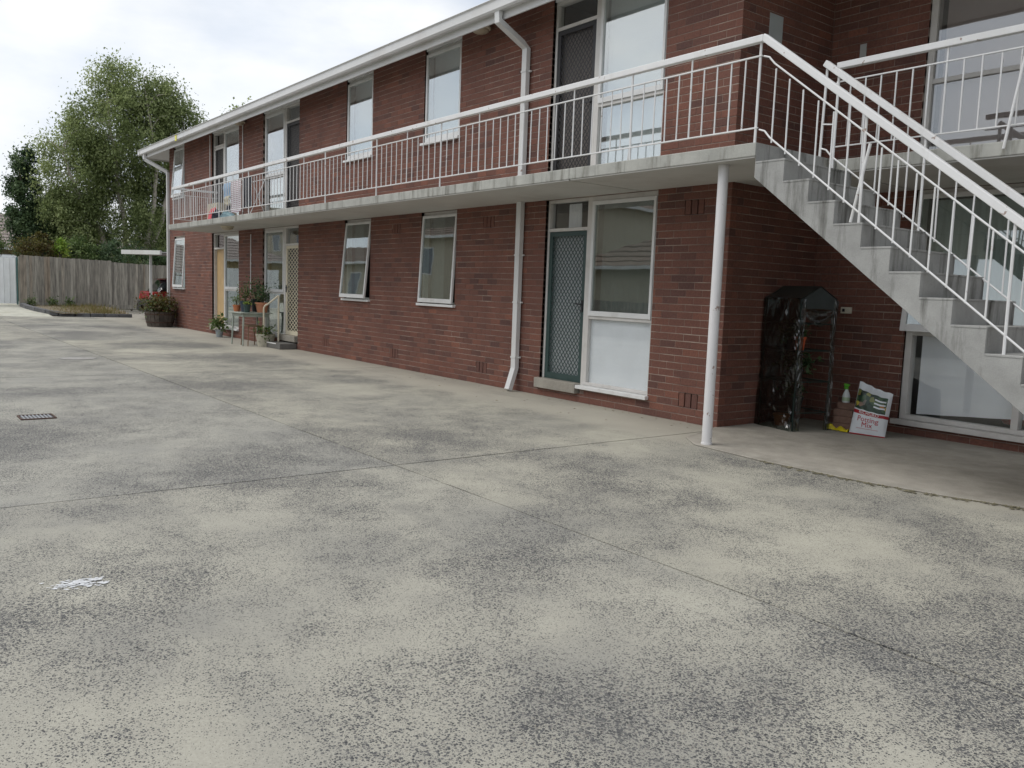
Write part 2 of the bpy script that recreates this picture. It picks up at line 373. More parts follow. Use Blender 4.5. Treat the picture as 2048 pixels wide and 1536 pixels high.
# ================================================================== APARTMENT BUILDING
YF = 7.6; XC = -6.03; XL = -27.5; YB = 9.3; XR = 4.0
ZS = 2.735; ZF = 2.87; ZT = 5.44
bld = empty('apartment_building', (-14, 7.6, 0))
tag(bld, 'two storey red brick apartment block with white window frames and white gutter', 'apartment block')

unitsL = [(-9.22,-7.12,True), (-19.8,-17.7,False), (-23.5,-21.42,True)]
winL = [(-15.45,-14.37), (-12.55,-11.46), (-27.02,-25.97)]
openF = []
for a, b_, d in unitsL: openF += [((a, a+0.86) if d else (b_-0.86, b_)) + (0.12, ZS), ((a+0.86, b_) if d else (a, b_-0.86)) + (0.188, ZS), (a, b_, ZF, ZT)]
for a, b_ in winL: openF += [(a, b_, 1.19, ZS), (a, b_, 3.87, ZT)]
openB = [(-4.84, -2.7, 0.14, ZS), (-4.87, -2.7, ZF, ZT)]
vents = [(-6.69,-6.40,2.408,2.58), (-6.62,-6.33,0.172,0.344), (-10.72,-10.43,2.408,2.58), (-13.55,-13.26,2.408,2.58), (-16.4,-16.11,0.172,0.344), (-13.55,-13.26,0.172,0.344), (-10.8,-10.51,0.172,0.344)]
openF_b = openF + vents
CO = 0.086
def backing(mb, plane, u0, u1, z0, z1, opens, off, thick):
    us = sorted({u0, u1, *[x for o in opens for x in o[:2] if u0 < x < u1]}); zs = sorted({z0, z1, *[x for o in opens for x in o[2:] if z0 < x < z1]})
    for i in range(len(us)-1):
        um = (us[i]+us[i+1])/2; run = None
        for j in range(len(zs)):
            hole = True
            if j < len(zs)-1:
                zm = (zs[j]+zs[j+1])/2; hole = any(o[0] < um < o[1] and o[2] < zm < o[3] for o in opens)
            if not hole and run is None: run = zs[j]
            if hole and run is not None:
                if plane == 'Y': mb.box(us[i], us[i+1], off, off+thick, run, zs[j])
                else: mb.box(off-thick, off, us[i], us[i+1], run, zs[j])
                run = None
BR = []     # (plane, coord, u0, u1, z0, z1, tint)
def lay(plane, coord, u0, u1, z0, z1, opens, c0=0, shift=0.0):
    n = int(math.ceil((z1-0)/CO))
    for k in range(n):
        a, b = k*CO + 0.0045, (k+1)*CO - 0.0045
        a = max(a, z0); b = min(b, z1)
        if b - a < 0.02: continue
        off = (0.12 if k % 2 else 0.0) + shift
        u = math.floor((u0-off)/0.24)*0.24 + off
        while u < u1:
            s, e = max(u+0.002, u0), min(u+0.238, u1); u += 0.24
            if e - s < 0.015: continue
            parts = [(s, e, a, b)]
            for o in opens:
                nx = []
                for (s1, e1, a1, b1) in parts:
                    if e1 <= o[0] or s1 >= o[1] or b1 <= o[2] or a1 >= o[3]: nx.append((s1,e1,a1,b1)); continue
                    if a1 < o[2]-0.02: nx.append((s1,e1,a1,min(b1,o[2])))
                    elif b1 > o[3]+0.02: nx.append((s1,e1,max(a1,o[3]),b1))
                    else:
                        if s1 < o[0]-0.015: nx.append((s1,o[0],a1,b1))
                        if e1 > o[1]+0.015: nx.append((o[1],e1,a1,b1))
                parts = nx
            for (s1, e1, a1, b1) in parts:
                t = min(1, max(0, R.gauss(0.47, 0.17))); t = R.uniform(0.0, 0.12) if R.random() < 0.05 else t
                BR.append((plane, coord + R.gauss(0, 0.0009), s1, e1, a1, b1, t))
lay('Y', YF, XL, XC, 0, ZT, openF_b)
lay('Y', YB, XC, 0.5, 0, ZT, openB, shift=0.05)
lay('X', XC, YF+0.11, YB, 0, ZT, [], shift=0.02)
wall = empty('wall', (-14, 7.6, 0), bld)
mb = MB()
backing(mb, 'Y', XL, XC-0.006, 0, ZT, openF_b, YF+0.0035, 0.2)
backing(mb, 'Y', XC, XR, 0, ZT, openB, YB+0.0035, 0.2)
mb.box(XC-0.2, XC-0.0035, YF+0.21, YB+0.1, 0, ZT)
mb.box(XL+0.004, XL+0.2, YF+0.21, 16, 0, ZT)
mb.box(XL+0.01, XR, 15.8, 16, 0, ZT)
mb.build('mortar', M['mortar'], wall)
D_ = 0.105
def brick_verts(w, h):
    c = 0.003
    fr = [(c,0,c),(w-c,0,c),(w-c,0,h-c),(c,0,h-c)]; md = [(0,c,0),(w,c,0),(w,c,h),(0,c,h)]; bk = [(0,D_,0),(w,D_,0),(w,D_,h),(0,D_,h)]
    fs = [(0,1,2,3)] + [(4+i,4+(i+1)%4,(i+1)%4,i) for i in range(4)] + [(8+i,8+(i+1)%4,4+(i+1)%4,4+i) for i in range(4)]
    return fr+md+bk, fs
def brick_world(b):
    pl, cd, s, e, a, z, t = b; vs, fs = brick_verts(e-s, z-a)
    if pl == 'Y': return [(s+x, cd+y, a+q) for x,y,q in vs], fs
    return [(cd-y, s+x, a+q) for x,y,q in vs], fs
def seen_size(b):
    pl, cd, s, e, a, z, t = b
    if pl == 'X': return 0
    x = (s+e)/2; d2 = x*x + cd*cd + ((a+z)/2-1.45)**2
    sz = (e-s)*(z-a)*cd/d2**1.5
    if cd > 9 and (x > -4.9 or a > 2.6 or a < 0.25 or x < -5.75): return 0
    if a > 5.0 or a > 4.4 and x > -7: sz *= 0.6 if a < 4.95 else 0
    return sz
BR.sort(key=seen_size, reverse=True)
shared = {}
for b in BR[:300]:
    pl, cd, s, e, a, z, t = b; key = (round(e-s, 3), round(z-a, 3), round(t*9))
    if key not in shared:
        mb = MB(); mb.ti = t; vs, fs = brick_verts(e-s, z-a); mb.add(vs, fs)
        o = mb.build('brick', M['brick'], None); shared[key] = o.data; o.parent = wall
    else:
        o = bpy.data.objects.new('brick', shared[key]); col.objects.link(o); o.parent = wall
    o.location = Vector((s, cd, a)) - ORG[wall.name]
mb = MB()
for b in BR[300:]:
    vs, fs = brick_world(b); mb.ti = b[6]; mb.add(vs, fs)
# soldier-brick air vents
o = mb.build('brick_courses', M['brick'], wall, fix=False); o['kind'] = 'stuff'
for (a, b_, z0, z1) in vents:
    m2 = MB(); m2.ti = R.uniform(0.15,0.5)
    w = (b_-a)/3
    for i in range(3):
        x = a + i*w + 0.009; m2.ti = R.uniform(0.1,0.5); m2.box(x, x+w-0.02, YF+0.002, YF+0.08, z0+0.006, z1-0.004)
    m2.mi = 1; m2.box(a+0.002, b_-0.002, YF+0.03, YF+0.05, z0, z1)
    m2.build('air_vent', [M['brick'], M['dark']], wall)

# ---- concrete floor slabs
def slab_piece(x0, x1, y0, y1, name='balcony_slab'):
    m2 = MB(); m2.box(x0, x1, y0, y1, ZS+0.012, ZF)
    o = m2.build(name, M['slab'], bld, bevel=0.008)
    m3 = MB(); m3.box(x0+0.012, x1-0.012, y0+0.012, y1-0.002, ZS, ZS+0.0125); m3.build('soffit', M['soffit'], o)
    return o
slab_piece(-23.35, -15.75-0.004, 6.42, YF+0.004); slab_piece(-15.75, -7.4-0.004, 6.42, YF+0.004); slab_piece(-7.4, -4.86, 6.42, YF+0.004)
slab_piece(XC+0.004, -4.86, YF+0.008, YB+0.004, 'landing_slab'); slab_piece(-4.852, -0.11, 7.7, YB+0.004, 'walkway_slab')

# ---- windows and doors
def lattice(mb, x0, x1, z0, z1, y, pw, ph, w, t=0.004):
    s = ph/pw; W = x1-x0; H = z1-z0
    for sg in (1, -1):
        k = -int(W*s/ph)-2
        while k*ph < H + W*s + ph:
            pts = []
            # z = z0 + k*ph + s*(x-x0)   or  z = z0 + k*ph - s*(x-x0)
            xa, xb = x0, x1
            za, zb = z0 + k*ph, z0 + k*ph + sg*s*W
            # clip in z
            def clip(xa, za, xb, zb):
                dz = zb-za
                t0, t1 = 0.0, 1.0
                for lim, sgn in ((z0, 1), (z1, -1)):
                    a = sgn*(za-lim); b = sgn*(zb-lim)
                    if a < 0 and b < 0: return None
                    if a < 0: t0 = max(t0, a/(a-b))
                    elif b < 0: t1 = min(t1, a/(a-b))
                if t1-t0 < 0.01: return None
                return (xa+(xb-xa)*t0, za+dz*t0, xa+(xb-xa)*t1, za+dz*t1)
            c = clip(xa, za, xb, zb)
            if c: mb.bar((c[0], y + (0.002 if sg > 0 else -0.002), c[1]), (c[2], y + (0.002 if sg > 0 else -0.002), c[3]), t, w, (0,0,1))
            k += 1
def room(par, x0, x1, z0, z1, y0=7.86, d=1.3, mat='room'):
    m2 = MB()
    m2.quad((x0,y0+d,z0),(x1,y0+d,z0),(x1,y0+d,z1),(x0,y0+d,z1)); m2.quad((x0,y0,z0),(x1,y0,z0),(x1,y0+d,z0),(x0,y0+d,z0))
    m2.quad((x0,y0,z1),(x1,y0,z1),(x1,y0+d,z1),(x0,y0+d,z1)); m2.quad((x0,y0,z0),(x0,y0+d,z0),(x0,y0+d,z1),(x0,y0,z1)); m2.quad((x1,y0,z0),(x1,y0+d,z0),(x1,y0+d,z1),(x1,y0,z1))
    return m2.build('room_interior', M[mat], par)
def ring(mb, x0, x1, z0, z1, y0, y1, wl, wr, wb, wt):
    mb.box(x0, x0+wl, y0, y1, z0, z1); mb.box(x1-wr, x1, y0, y1, z0, z1)
    if wb: mb.box(x0+wl, x1-wr, y0, y1, z0, z0+wb)
    if wt: mb.box(x0+wl, x1-wr, y0, y1, z1-wt, z1)
def cloth(x0, x1, z0, z1, y, amp=0.012, per=0.11, zb=None):
    m2 = MB(); n = max(8, int((x1-x0)/per*6)); vs = []; fs = []
    for i in range(n+1):
        x = x0+(x1-x0)*i/n; yy = y + amp*math.sin((x-x0)/per*6.283) + amp*0.4*math.sin((x-x0)/per*2.1)
        lo = z0 if zb is None else zb(x)
        vs += [(x, yy, lo), (x, yy*1.0, (lo+z1)/2), (x, y + (yy-y)*0.5, z1)]
    for i in range(n): fs += [(3*i,3*i+3,3*i+4,3*i+1), (3*i+1,3*i+4,3*i+5,3*i+2)]
    m2.add(vs, fs); return m2
def awning_window(x0, x1, z0, z1, out, gm, inner, blindtop=None):
    w = empty('window', (x0, YF, z0), bld)
    f = MB(); ring(f, x0, x1, z0, z1, YF+0.055, YF+0.15, 0.035, 0.035, 0.03, 0.075); f.build('frame', M['frame'], w, bevel=0.003)
    s = MB(); s.box(x0-0.03, x1+0.03, YF-0.055, YF+0.1, z0-0.045, z0-0.004); s.build('sill', M['white'], w, bevel=0.004)
    a0, a1, b0, b1 = x0+0.02, x1-0.02, z0+0.012, z1-0.06
    sh = MB(); ring(sh, a0, a1, b0, b1, YF+0.012, YF+0.05, 0.042, 0.042, 0.07, 0.042)
    gl = MB(); gl.box(a0+0.04, a1-0.04, YF+0.03, YF+0.034, b0+0.068, b1-0.04)
    ang = math.asin(out/(b1-b0)) if out else 0
    def tilt(mb):
        c, sn = math.cos(ang), math.sin(ang); py, pz = YF+0.03, b1
        mb.v = [(x, py + (y-py)*c + (z-pz)*sn, pz - (y-py)*sn + (z-pz)*c) for x, y, z in mb.v]
    tilt(sh); tilt(gl)
    sh.build('sash', M['white'], w, bevel=0.003); gl.build('pane', M[gm], w)
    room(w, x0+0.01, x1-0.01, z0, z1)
    if inner == 'blind':
        b = MB(); b.box(x0+0.04, x1-0.04, YF+0.175, YF+0.178, z0+0.02, z1-0.02); b.build('blind', M['blind'], w)
    elif inner == 'curtain': cloth(x0+0.04, x0+0.04+(x1-x0)*0.34, z0+0.02, z1-0.05, YF+0.21, 0.014, 0.09).build('curtain', M['curtain'], w, smooth=True)
    elif inner == 'sheer': cloth(x0+0.04, x1-0.04, z0+0.02, z1-0.05, YF+0.21, 0.012, 0.13).build('curtain', M['blind'], w, smooth=True)
    return w
for i, (a, b_) in enumerate(winL):
    awning_window(a, b_, 1.205, ZS-0.003, (0.13, 0.07, 0.10)[i], 'g_low', ('curtain','curtain','sheer')[i])
    awning_window(a, b_, 3.885, ZT-0.06, (0, 0, 0.12)[i], 'g_up', 'blind')

def entry(x0, x1, zb, zt, left, trz, rz, doorm, screenm, leafm, lower, upper, gm='g_low', zsill=None, thr=True, num=None, upperg=None, pitch=(0.07,0.088), mw=0.011):
    dw = 0.86
    d0, d1 = (x0, x0+dw) if left else (x1-dw, x1)
    w0, w1 = (d1, x1) if left else (x0, d0)
    dr = empty('door', (d0, YF, zb), bld); wn = empty('window', (w0, YF, zb), bld)
    ya, yb = YF+0.05, YF+0.15
    f = MB(); f.box(d0, d0+0.04, ya, yb, zb, zt); f.box(d1-0.045, d1-0.001, ya, yb, zb, zt)
    f.box(d0+0.04, d1-0.045, ya, yb, trz, trz+0.045); f.box(d0+0.04, d1-0.045, ya, yb, zt-0.04, zt)
    f.build('frame', M['frame'], dr, bevel=0.003)
    t = MB(); t.box(d0+0.04, d1-0.045, YF+0.1, YF+0.104, trz+0.045, zt-0.04); t.build('transom_pane', M['g_clear'], dr)
    a0, a1, e0, e1 = d0+0.043, d1-0.048, zb+0.02, trz-0.003
    lf = MB(); ly = YF+0.125
    lf.box(a0, a1, ly, ly+0.035, e0, e1)
    lo = lf.build('door_leaf', M[leafm], dr)
    if screenm:
        fw = 0.065; s = MB(); ring(s, a0, a1, e0, e1, YF+0.058, YF+0.082, fw, fw, 0.09, fw); s.build('screen_frame', M[doorm], dr, bevel=0.003)
        l = MB(); lattice(l, a0+fw-0.004, a1-fw+0.004, e0+0.086, e1-fw+0.004, YF+0.07, pitch[0], pitch[1], mw); l.build('diamond_mesh', M[screenm], dr)
        hx = a1-0.035 if left else a0+0.035; sg = -1 if left else 1
        h = MB(); h.box(hx-0.018, hx+0.018, YF+0.045, YF+0.06, zb+0.98, zb+1.14); h.bar((hx, YF+0.035, zb+1.08), (hx+sg*0.11, YF+0.03, zb+1.085), 0.015, 0.018)
        h.build('handle', M['dark'], dr)
    else:
        h = MB(); h.lathe([(0.0,0),(0.02,0.002),(0.028,0.02),(0.02,0.045),(0.0,0.05)], (0,0,0), 12, False)
        hx = a1-0.06; h.v = [(hx+x, ly-z, zb+1.0+y) for x,y,z in h.v]; h.build('knob', plain('brass_knob', (0.5,0.38,0.15), 0.3, 0.05, 3, metal=1), dr, smooth=True)
    if thr:
        th = MB(); th.box(d0-0.05, d1-0.04, YF-0.06, YF+0.17, zb-0.12, zb+0.018); th.build('threshold', M['path'], dr, bevel=0.008)
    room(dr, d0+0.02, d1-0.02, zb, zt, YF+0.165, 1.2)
    # window beside the door
    fw = 0.055; zs = zsill if zsill is not None else zb-0.01
    f = MB(); f.box(w0+0.001, w0+0.06, ya-0.002, yb, zs, zt); f.box(w1-fw, w1, ya, yb, zs, zt); f.box(w0+0.06, w1-fw, ya, yb, zt-0.07, zt)
    f.box(w0+0.06, w1-fw, ya, yb, rz, rz+0.04); f.box(w0+0.06, w1-fw, ya, yb, zs, zs+0.04); f.build('frame', M['frame'], wn, bevel=0.003)
    s = MB(); ring(s, w0+0.058, w1-fw+0.004, rz+0.042, zt-0.066, YF+0.03, YF+0.07, 0.045, 0.04, 0.065, 0.045); s.build('sash', M['white'], wn, bevel=0.003)
    p = MB(); p.box(w0+0.09, w1-fw-0.03, YF+0.055, YF+0.059, rz+0.1, zt-0.1); p.build('pane', M[upperg or gm], wn)
    p = MB(); p.box(w0+0.058, w1-fw+0.003, YF+0.09, YF+0.094, zs+0.038, rz+0.002); p.build('pane', M['g_clear' if lower == 'sheet' else gm], wn)
    if thr:
        s = MB(); s.box(w0-0.03, w1+0.02, YF-0.06, YF+0.1, zs-0.05, zs-0.003); s.build('sill', M['white'], wn, bevel=0.004)
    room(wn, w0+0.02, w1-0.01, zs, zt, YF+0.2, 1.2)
    if lower == 'sheet': q = MB(); q.box(w0+0.05, w1-0.05, YF+0.11, YF+0.113, zs+0.02, rz+0.03); q.build('blind', M['sheet'], wn)
    if lower == 'blind': q = MB(); q.box(w0+0.12, w1-0.05, YF+0.16, YF+0.163, zs+0.1, rz+0.03); q.build('blind', M['blind'], wn)
    if lower == 'curtain': cloth(w0+0.06, w1-0.05, zs+0.03, rz+0.03, YF+0.17, 0.012, 0.12).build('curtain', M['curtain'], wn, smooth=True)
    if upper == 'net': cloth(w0+0.14, w1-0.05, rz+0.05, zt-0.06, YF+0.17, 0.007, 0.15).build('curtain', M['curtain'], wn, smooth=True)
    if upper == 'blind': q = MB(); q.box(w0+0.1, w1-0.06, YF+0.16, YF+0.163, rz+0.04, zt-0.08); q.build('blind', M['blind'], wn)
    return dr, wn
dr, wn = entry(-9.22, -7.12, 0.235, ZS-0.003, True, 2.3, 1.13, 'green_paint', 'green_paint', 'door_grey', 'sheet', 'net', zsill=0.24)
q = cloth(-8.95, -8.7, 2.35, 2.68, YF+0.2, 0.012, 0.06); q.build('curtain', M['sheet'], dr, smooth=True)
entry(-19.8, -17.7, 0.27, ZS-0.003, False, 2.3, 1.2, 'cream', 'cream', 'door_dark', 'curtain', 'net', zsill=0.26, pitch=(0.17,0.1), mw=0.017)
dr, wn = entry(-23.5, -21.42, 0.235, ZS-0.003, True, 2.3, 1.2, 'cream', None, 'timber_door', 'curtain', None, zsill=0.24)
entry(-9.22, -7.12, ZF+0.01, ZT-0.06, True, 5.0, 3.87, 'black_mesh', 'black_mesh', 'door_taupe', 'blind', 'blind', 'g_up', thr=False)
entry(-19.8, -17.7, ZF+0.01, ZT-0.06, False, 5.0, 3.87, 'black_mesh', 'black_mesh', 'door_taupe', 'blind', None, 'g_up', thr=False)
entry(-23.5, -21.42, ZF+0.01, ZT-0.06, True, 5.0, 3.87, 'frame', 'black_mesh', 'door_taupe', 'curtain', None, 'g_up', thr=False)

def text_mesh(body, size, extrude=0.0008):
    cu = bpy.data.curves.new('lettering', 'FONT'); cu.body = body; cu.size = size; cu.align_x = 'CENTER'; cu.extrude = extrude;  cu.resolution_u = 3
    o = bpy.data.objects.new('lettering', cu); col.objects.link(o)
    dg = bpy.context.evaluated_depsgraph_get(); me = bpy.data.meshes.new_from_object(o.evaluated_get(dg))
    vs = [tuple(v.co) for v in me.vertices]; fs = [tuple(p.vertices) for p in me.polygons]
    bpy.data.objects.remove(o); bpy.data.curves.remove(cu); bpy.data.meshes.remove(me)
    return vs, fs
vs, fs = text_mesh('7', 0.16)
t = MB(); t.add([(-23.5+0.62+x, YF+0.1235-z, 1.62+y) for x, y, z in vs], fs); t.build('door_number', M['dark'], dr)

# ---- stair recess windows (back wall)
def back_window(z0, z1, rz, upper):
    x0, x1 = openB[1][0] if upper else openB[0][0], -2.7
    w = empty('window', (x0, YB, z0), bld)
    f = MB(); f.box(x0, x0+0.075, YB+0.03, YB+0.14, z0, z1); f.box(x1-0.06, x1, YB+0.03, YB+0.14, z0, z1); f.box(x0+0.075, x1-0.06, YB+0.03, YB+0.14, z1-0.07, z1)
    f.box(x0+0.075, x1-0.06, YB+0.03, YB+0.14, rz, rz+0.05); f.box(x0+0.075, x1-0.06, YB+0.03, YB+0.14, z0, z0+0.05)
    if not upper: f.box(-3.66, -3.59, YB+0.028, YB+0.138, z0+0.05, rz)
    f.build('frame', M['frame'], w, bevel=0.004)
    if not upper:
        s = MB(); s.box(x0-0.05, x1, YB-0.07, YB+0.12, z0-0.06, z0-0.003); s.build('sill', M['frame'], w, bevel=0.005)
        sh = MB(); ring(sh, x0+0.02, x1-0.03, rz+0.04, z1-0.05, YB-0.005, YB+0.03, 0.06, 0.05, 0.08, 0.05)
        gl = MB(); gl.box(x0+0.075, x1-0.075, YB+0.01, YB+0.014, rz+0.11, z1-0.09)
        an = math.asin(0.17/(z1-rz))
        for q in (sh, gl):
            c, sn = math.cos(an), math.sin(an); py, pz = YB+0.01, z1-0.05
            q.v = [(x, py+(y-py)*c+(z-pz)*sn, pz-(y-py)*sn+(z-pz)*c) for x,y,z in q.v]
        sh.build('sash', M['white'], w, bevel=0.003); gl.build('pane', M['g_low'], w)
        p = MB(); p.box(x0+0.07, x1-0.05, YB+0.08, YB+0.084, z0+0.04, rz+0.01); p.build('pane', M['g_clear'], w)
        q = MB(); n = 30; vs = []; fs = []
        for i in range(n+1):
            x = x0+0.14+(x1-x0-0.2)*i/n; k = i/n
            for j in range(9):
                v = j/8; lo = z0+0.06+0.09*min(1, k*1.7); zz = lo+(rz+0.05-lo)*v
                y = YB+0.14+0.014*math.sin(i*0.9+j*0.3)*(1-v) + 0.03*math.exp(-((v-0.25-0.35*k)/0.1)**2)*k
                vs.append((x, y, zz))
        for i in range(n):
            for j in range(8): fs.append((i*9+j, (i+1)*9+j, (i+1)*9+j+1, i*9+j+1))
        q.add(vs, fs); q.build('hanging_sheet', M['sheet'], w, smooth=True)
        b = MB(); b.lathe([(0.02,0),(0.1,0.0),(0.12,0.03),(0.11,0.06),(0.02,0.07)], (-3.78, YB+0.42, z0+0.06), 16); b.build('red_bowl', plain('red_plastic', (0.45,0.03,0.025), 0.35, 0.1, 5), w, smooth=True)
        cloth(x0+0.1, x1-0.1, rz+0.1, z1-0.1, YB+0.2, 0.012, 0.09).build('curtain', M['sheet'], w, smooth=True)
    else:
        p = MB(); p.box(x0+0.07, x1-0.05, YB+0.06, YB+0.064, z0+0.04, rz+0.01); p.box(x0+0.07, x1-0.05, YB+0.06, YB+0.064, rz+0.04, z1-0.06); p.build('pane', M['g_tint'], w)
        b = MB(); b.box(x0+0.12, x1-0.06, YB+0.16, YB+0.163, z0+0.03, z1-0.5); b.build('blind', plain('pinkish_blind', (0.6,0.52,0.49), 0.85, 0.03, 2), w)
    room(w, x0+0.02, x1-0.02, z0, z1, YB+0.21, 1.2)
back_window(0.18, ZS-0.003, 1.13, False); back_window(ZF+0.006, ZT-0.06, 3.87, True)

# ---- roof, fascia, gutter
X0R, X1R = -28.7, XR+0.6
rf = empty('roof', (X0R, 7.0, 5.3), bld)
m2 = MB(); m2.box(X0R+0.1, X1R, 7.1, 7.125, 5.16, 5.34); m2.box(X0R+0.1, X0R+0.125, 7.126, 16.6, 5.16, 5.34); m2.build('fascia', M['metal_gutter'], rf, bevel=0.004)
prof = [(7.1,5.27),(7.0,5.25),(6.975,5.275),(6.975,5.385),(6.95,5.405),(6.96,5.415),(6.985,5.4),(6.99,5.29),(7.0,5.268),(7.1,5.285)]
m2 = MB().prism(prof, 'X', X0R, X1R); m2.build('gutter', M['metal_gutter'], rf)
m2 = MB(); m2.prism([(X0R+0.1-(y-7.1), z) for y, z in prof], 'Y', 6.96, 16.7); m2.build('gutter', M['metal_gutter'], rf)
m2 = MB()
m2.add([(X0R+0.13,7.126,5.2),(X1R,7.126,5.2),(X1R,YF+0.1,5.455),(XL+0.1,YF+0.1,5.455)], [(0,1,2,3)])
m2.add([(X0R+0.13,7.126,5.2),(XL+0.1,YF+0.1,5.455),(XL+0.1,15.9,5.455),(X0R+0.13,16.5,5.2)], [(0,1,2,3)])
m2.add([(XC-0.1,YF+0.1,5.455),(X1R,YF+0.1,5.455),(X1R,YB+0.2,5.456),(XC-0.1,YB+0.2,5.456)], [(0,1,2,3)])
m2.build('eave_lining', M['white'], rf)
for (a, b_, c) in [(u[0],u[1],0) for u in unitsL] + [(w[0],w[1],0) for w in winL]:
    m3 = MB(); m3.box(a+0.001, b_-0.001, YF+0.02, YF+0.16, ZT-0.058, ZT+0.01); m3.build('head_board', M['white'], rf)
sl = math.tan(math.radians(19)); yr = 11.8
def zr(y): return 5.42 + (y-7.0)*sl
m2 = MB()
m2.add([(X0R,7.0,5.41),(X1R,7.0,5.41),(X1R,yr,zr(yr)),(X0R+4.8,yr,zr(yr))], [(0,1,2,3)])
m2.add([(X0R,7.0,5.41),(X0R+4.8,yr,zr(yr)),(X0R,16.6,5.41)], [(0,1,2)])
m2.add([(X0R,16.6,5.41),(X0R+4.8,yr,zr(yr)),(X1R,yr,zr(yr)),(X1R,16.6,5.41)], [(0,1,2,3)])
m2.build('roof_sheet', M['tile'], rf)
tm = None; n = 0; x = X0R+0.02
while x < 0.4:
    if tm is None:
        q = MB(); k = 8; vs = []; fs = []
        for i in range(k+1):
            u = 0.3*i/k; h = 0.012*math.sin(i/k*math.pi*2) + (0.006 if i < 2 else 0)
            for (yy, zz) in ((6.995, 5.415), (7.4, 5.415+0.405*sl+0.012)):
                vs += [(u, yy-7.0, zz-5.3+h), (u, yy-7.0, zz-5.3+h-0.016)]
        for i in range(k):
            a = i*4; b = a+4
            fs += [(a,b,b+2,a+2), (a+1,a+3,b+3,b+1), (a,a+1,b+1,b)]
        q.add(vs, fs); o = q.build('roof_tile', M['tile'], None); o.parent = rf; tm = o.data
    else:
        o = bpy.data.objects.new('roof_tile', tm); col.objects.link(o); o.parent = rf
    o.location = (x-X0R, 0, R.uniform(-0.004,0.004)); x += 0.3; n += 1

# ---- downpipes, conduits, lamps
def downpipe(x, path, w=0.1, d=0.072, clips=(), mat='metal_gutter'):
    m3 = MB()
    for a, b in zip(path[:-1], path[1:]): m3.bar(a, b, w, d, (0,-1,0) if abs(a[2]-b[2]) > abs(a[1]-b[1])*0.2 else (0,0,1))
    o = m3.build('downpipe', M[mat], bld, bevel=0.006)
    for z in clips:
        c = MB(); c.box(x-w/2-0.008, x+w/2+0.03, YF-0.1, YF-0.004, z-0.012, z+0.012); c.build('clip', M[mat], o)
    return o
def mainpipe():
    x = -9.73; w, d = 0.105, 0.075; y = YF-0.05
    pts = [((x,7.04,5.27),0),((x,7.04,5.13),0),((x,7.44,4.93),0),((x,y-0.005,4.86),0),((x,y-0.005,ZF-0.005),0)]
    m3 = MB()
    def sect(P, ud):
        P = [Vector(p) for p in P]; vs = []; fs = []
        for i, p in enumerate(P):
            dd = (P[min(i+1,len(P)-1)]-P[max(i-1,0)]).normalized(); b = Vector((1,0,0)); c = b.cross(dd).normalized()
            for s, t in ((-1,-1),(1,-1),(1,1),(-1,1)): vs.append(p + b*s*w/2 + c*t*d/2)
        for i in range(len(P)-1):
            for j in range(4): fs.append((i*4+j, i*4+(j+1)%4, (i+1)*4+(j+1)%4, (i+1)*4+j))
        fs += [(3,2,1,0), tuple(len(vs)-4+i for i in range(4))]
        m3.add(vs, fs)
    sect([p for p, _ in pts], None)
    sect([(x,y-0.005,ZS+0.005),(x,y-0.005,0.34),(x,y-0.1,0.05),(x,y-0.115,0.02)], None)
    o = m3.build('downpipe', M['metal_gutter'], bld, bevel=0.006)
    for z in (4.55, 1.98, 1.3, 0.5, 3.1):
        c = MB(); ring(c, x-w/2-0.005, x+w/2+0.005, z-0.012, z+0.012, y-0.047, y+0.04, 0.004, 0.004, 0, 0); c.box(x-w/2-0.005, x+w/2+0.005, y-0.049, y-0.0435, z-0.012, z+0.012); c.box(x+w/2+0.004, x+w/2+0.035, y+0.005, y+0.035, z-0.012, z+0.012)
        c.build('clip', M['metal_gutter'], o)
mainpipe()
def endpipe():
    x = XL-0.07; m3 = MB()
    P = [(X0R+0.55,7.04,5.27),(X0R+0.55,7.06,5.1),(x,YF-0.03,4.72),(x,YF-0.03,0.05)]
    for a, b in zip(P[:-1], P[1:]): m3.bar(a, b, 0.1, 0.075, (0,1,0))
    m3.build('downpipe', M['metal_gutter'], bld, bevel=0.006)
endpipe()
for (x, z0, z1, y) in ((-20.55,1.2,2.62,7.59), (-23.62,3.1,5.35,7.59), (-21.12,3.1,5.35,7.59)):
    c = MB(); c.tube([(x,y,z0),(x,y,z1)], 0.013, 8)
    for z in (z0+0.1, (z0+z1)/2, z1-0.5): c.box(x-0.025, x+0.025, y-0.006, y+0.016, z-0.02, z+0.02)
    c.build('conduit', M['white'], bld)
def soffit_lamp(x, y, z):
    l = empty('ceiling_lamp', (x,y,z), bld)
    m3 = MB(); m3.lathe([(0.15,0.0),(0.15,-0.03),(0.13,-0.035)], (x,y,z), 20); m3.build('lamp_base', M['cream'], l, smooth=True)
    m3 = MB(); m3.lathe([(0.13,-0.034),(0.125,-0.06),(0.09,-0.085),(0.03,-0.095),(0.001,-0.096)], (x,y,z), 20, False); m3.build('lamp_cover', plain('opal_cover', (0.42,0.36,0.27), 0.3, 0.1, 3), l, smooth=True)
soffit_lamp(-19.98, 6.82, ZS-0.002); soffit_lamp(-20.93, 7.42, 5.34); soffit_lamp(-10.7, 7.42, 5.34)
tg = MB(); tg.box(-24.66, -24.52, 6.966, 6.972, 5.24, 5.385); tg.build('yellow_sticker', plain('yellow_sticker', (0.8,0.75,0.02), 0.5, 0.05, 3), bld)
vs, fs = text_mesh('2', 0.14); t = MB(); t.add([(-24.59+x, 6.9655-z, 5.262+y) for x, y, z in vs], fs); t.build('sticker_number', plain('pale_ink', (0.75,0.75,0.7), 0.5), bld)
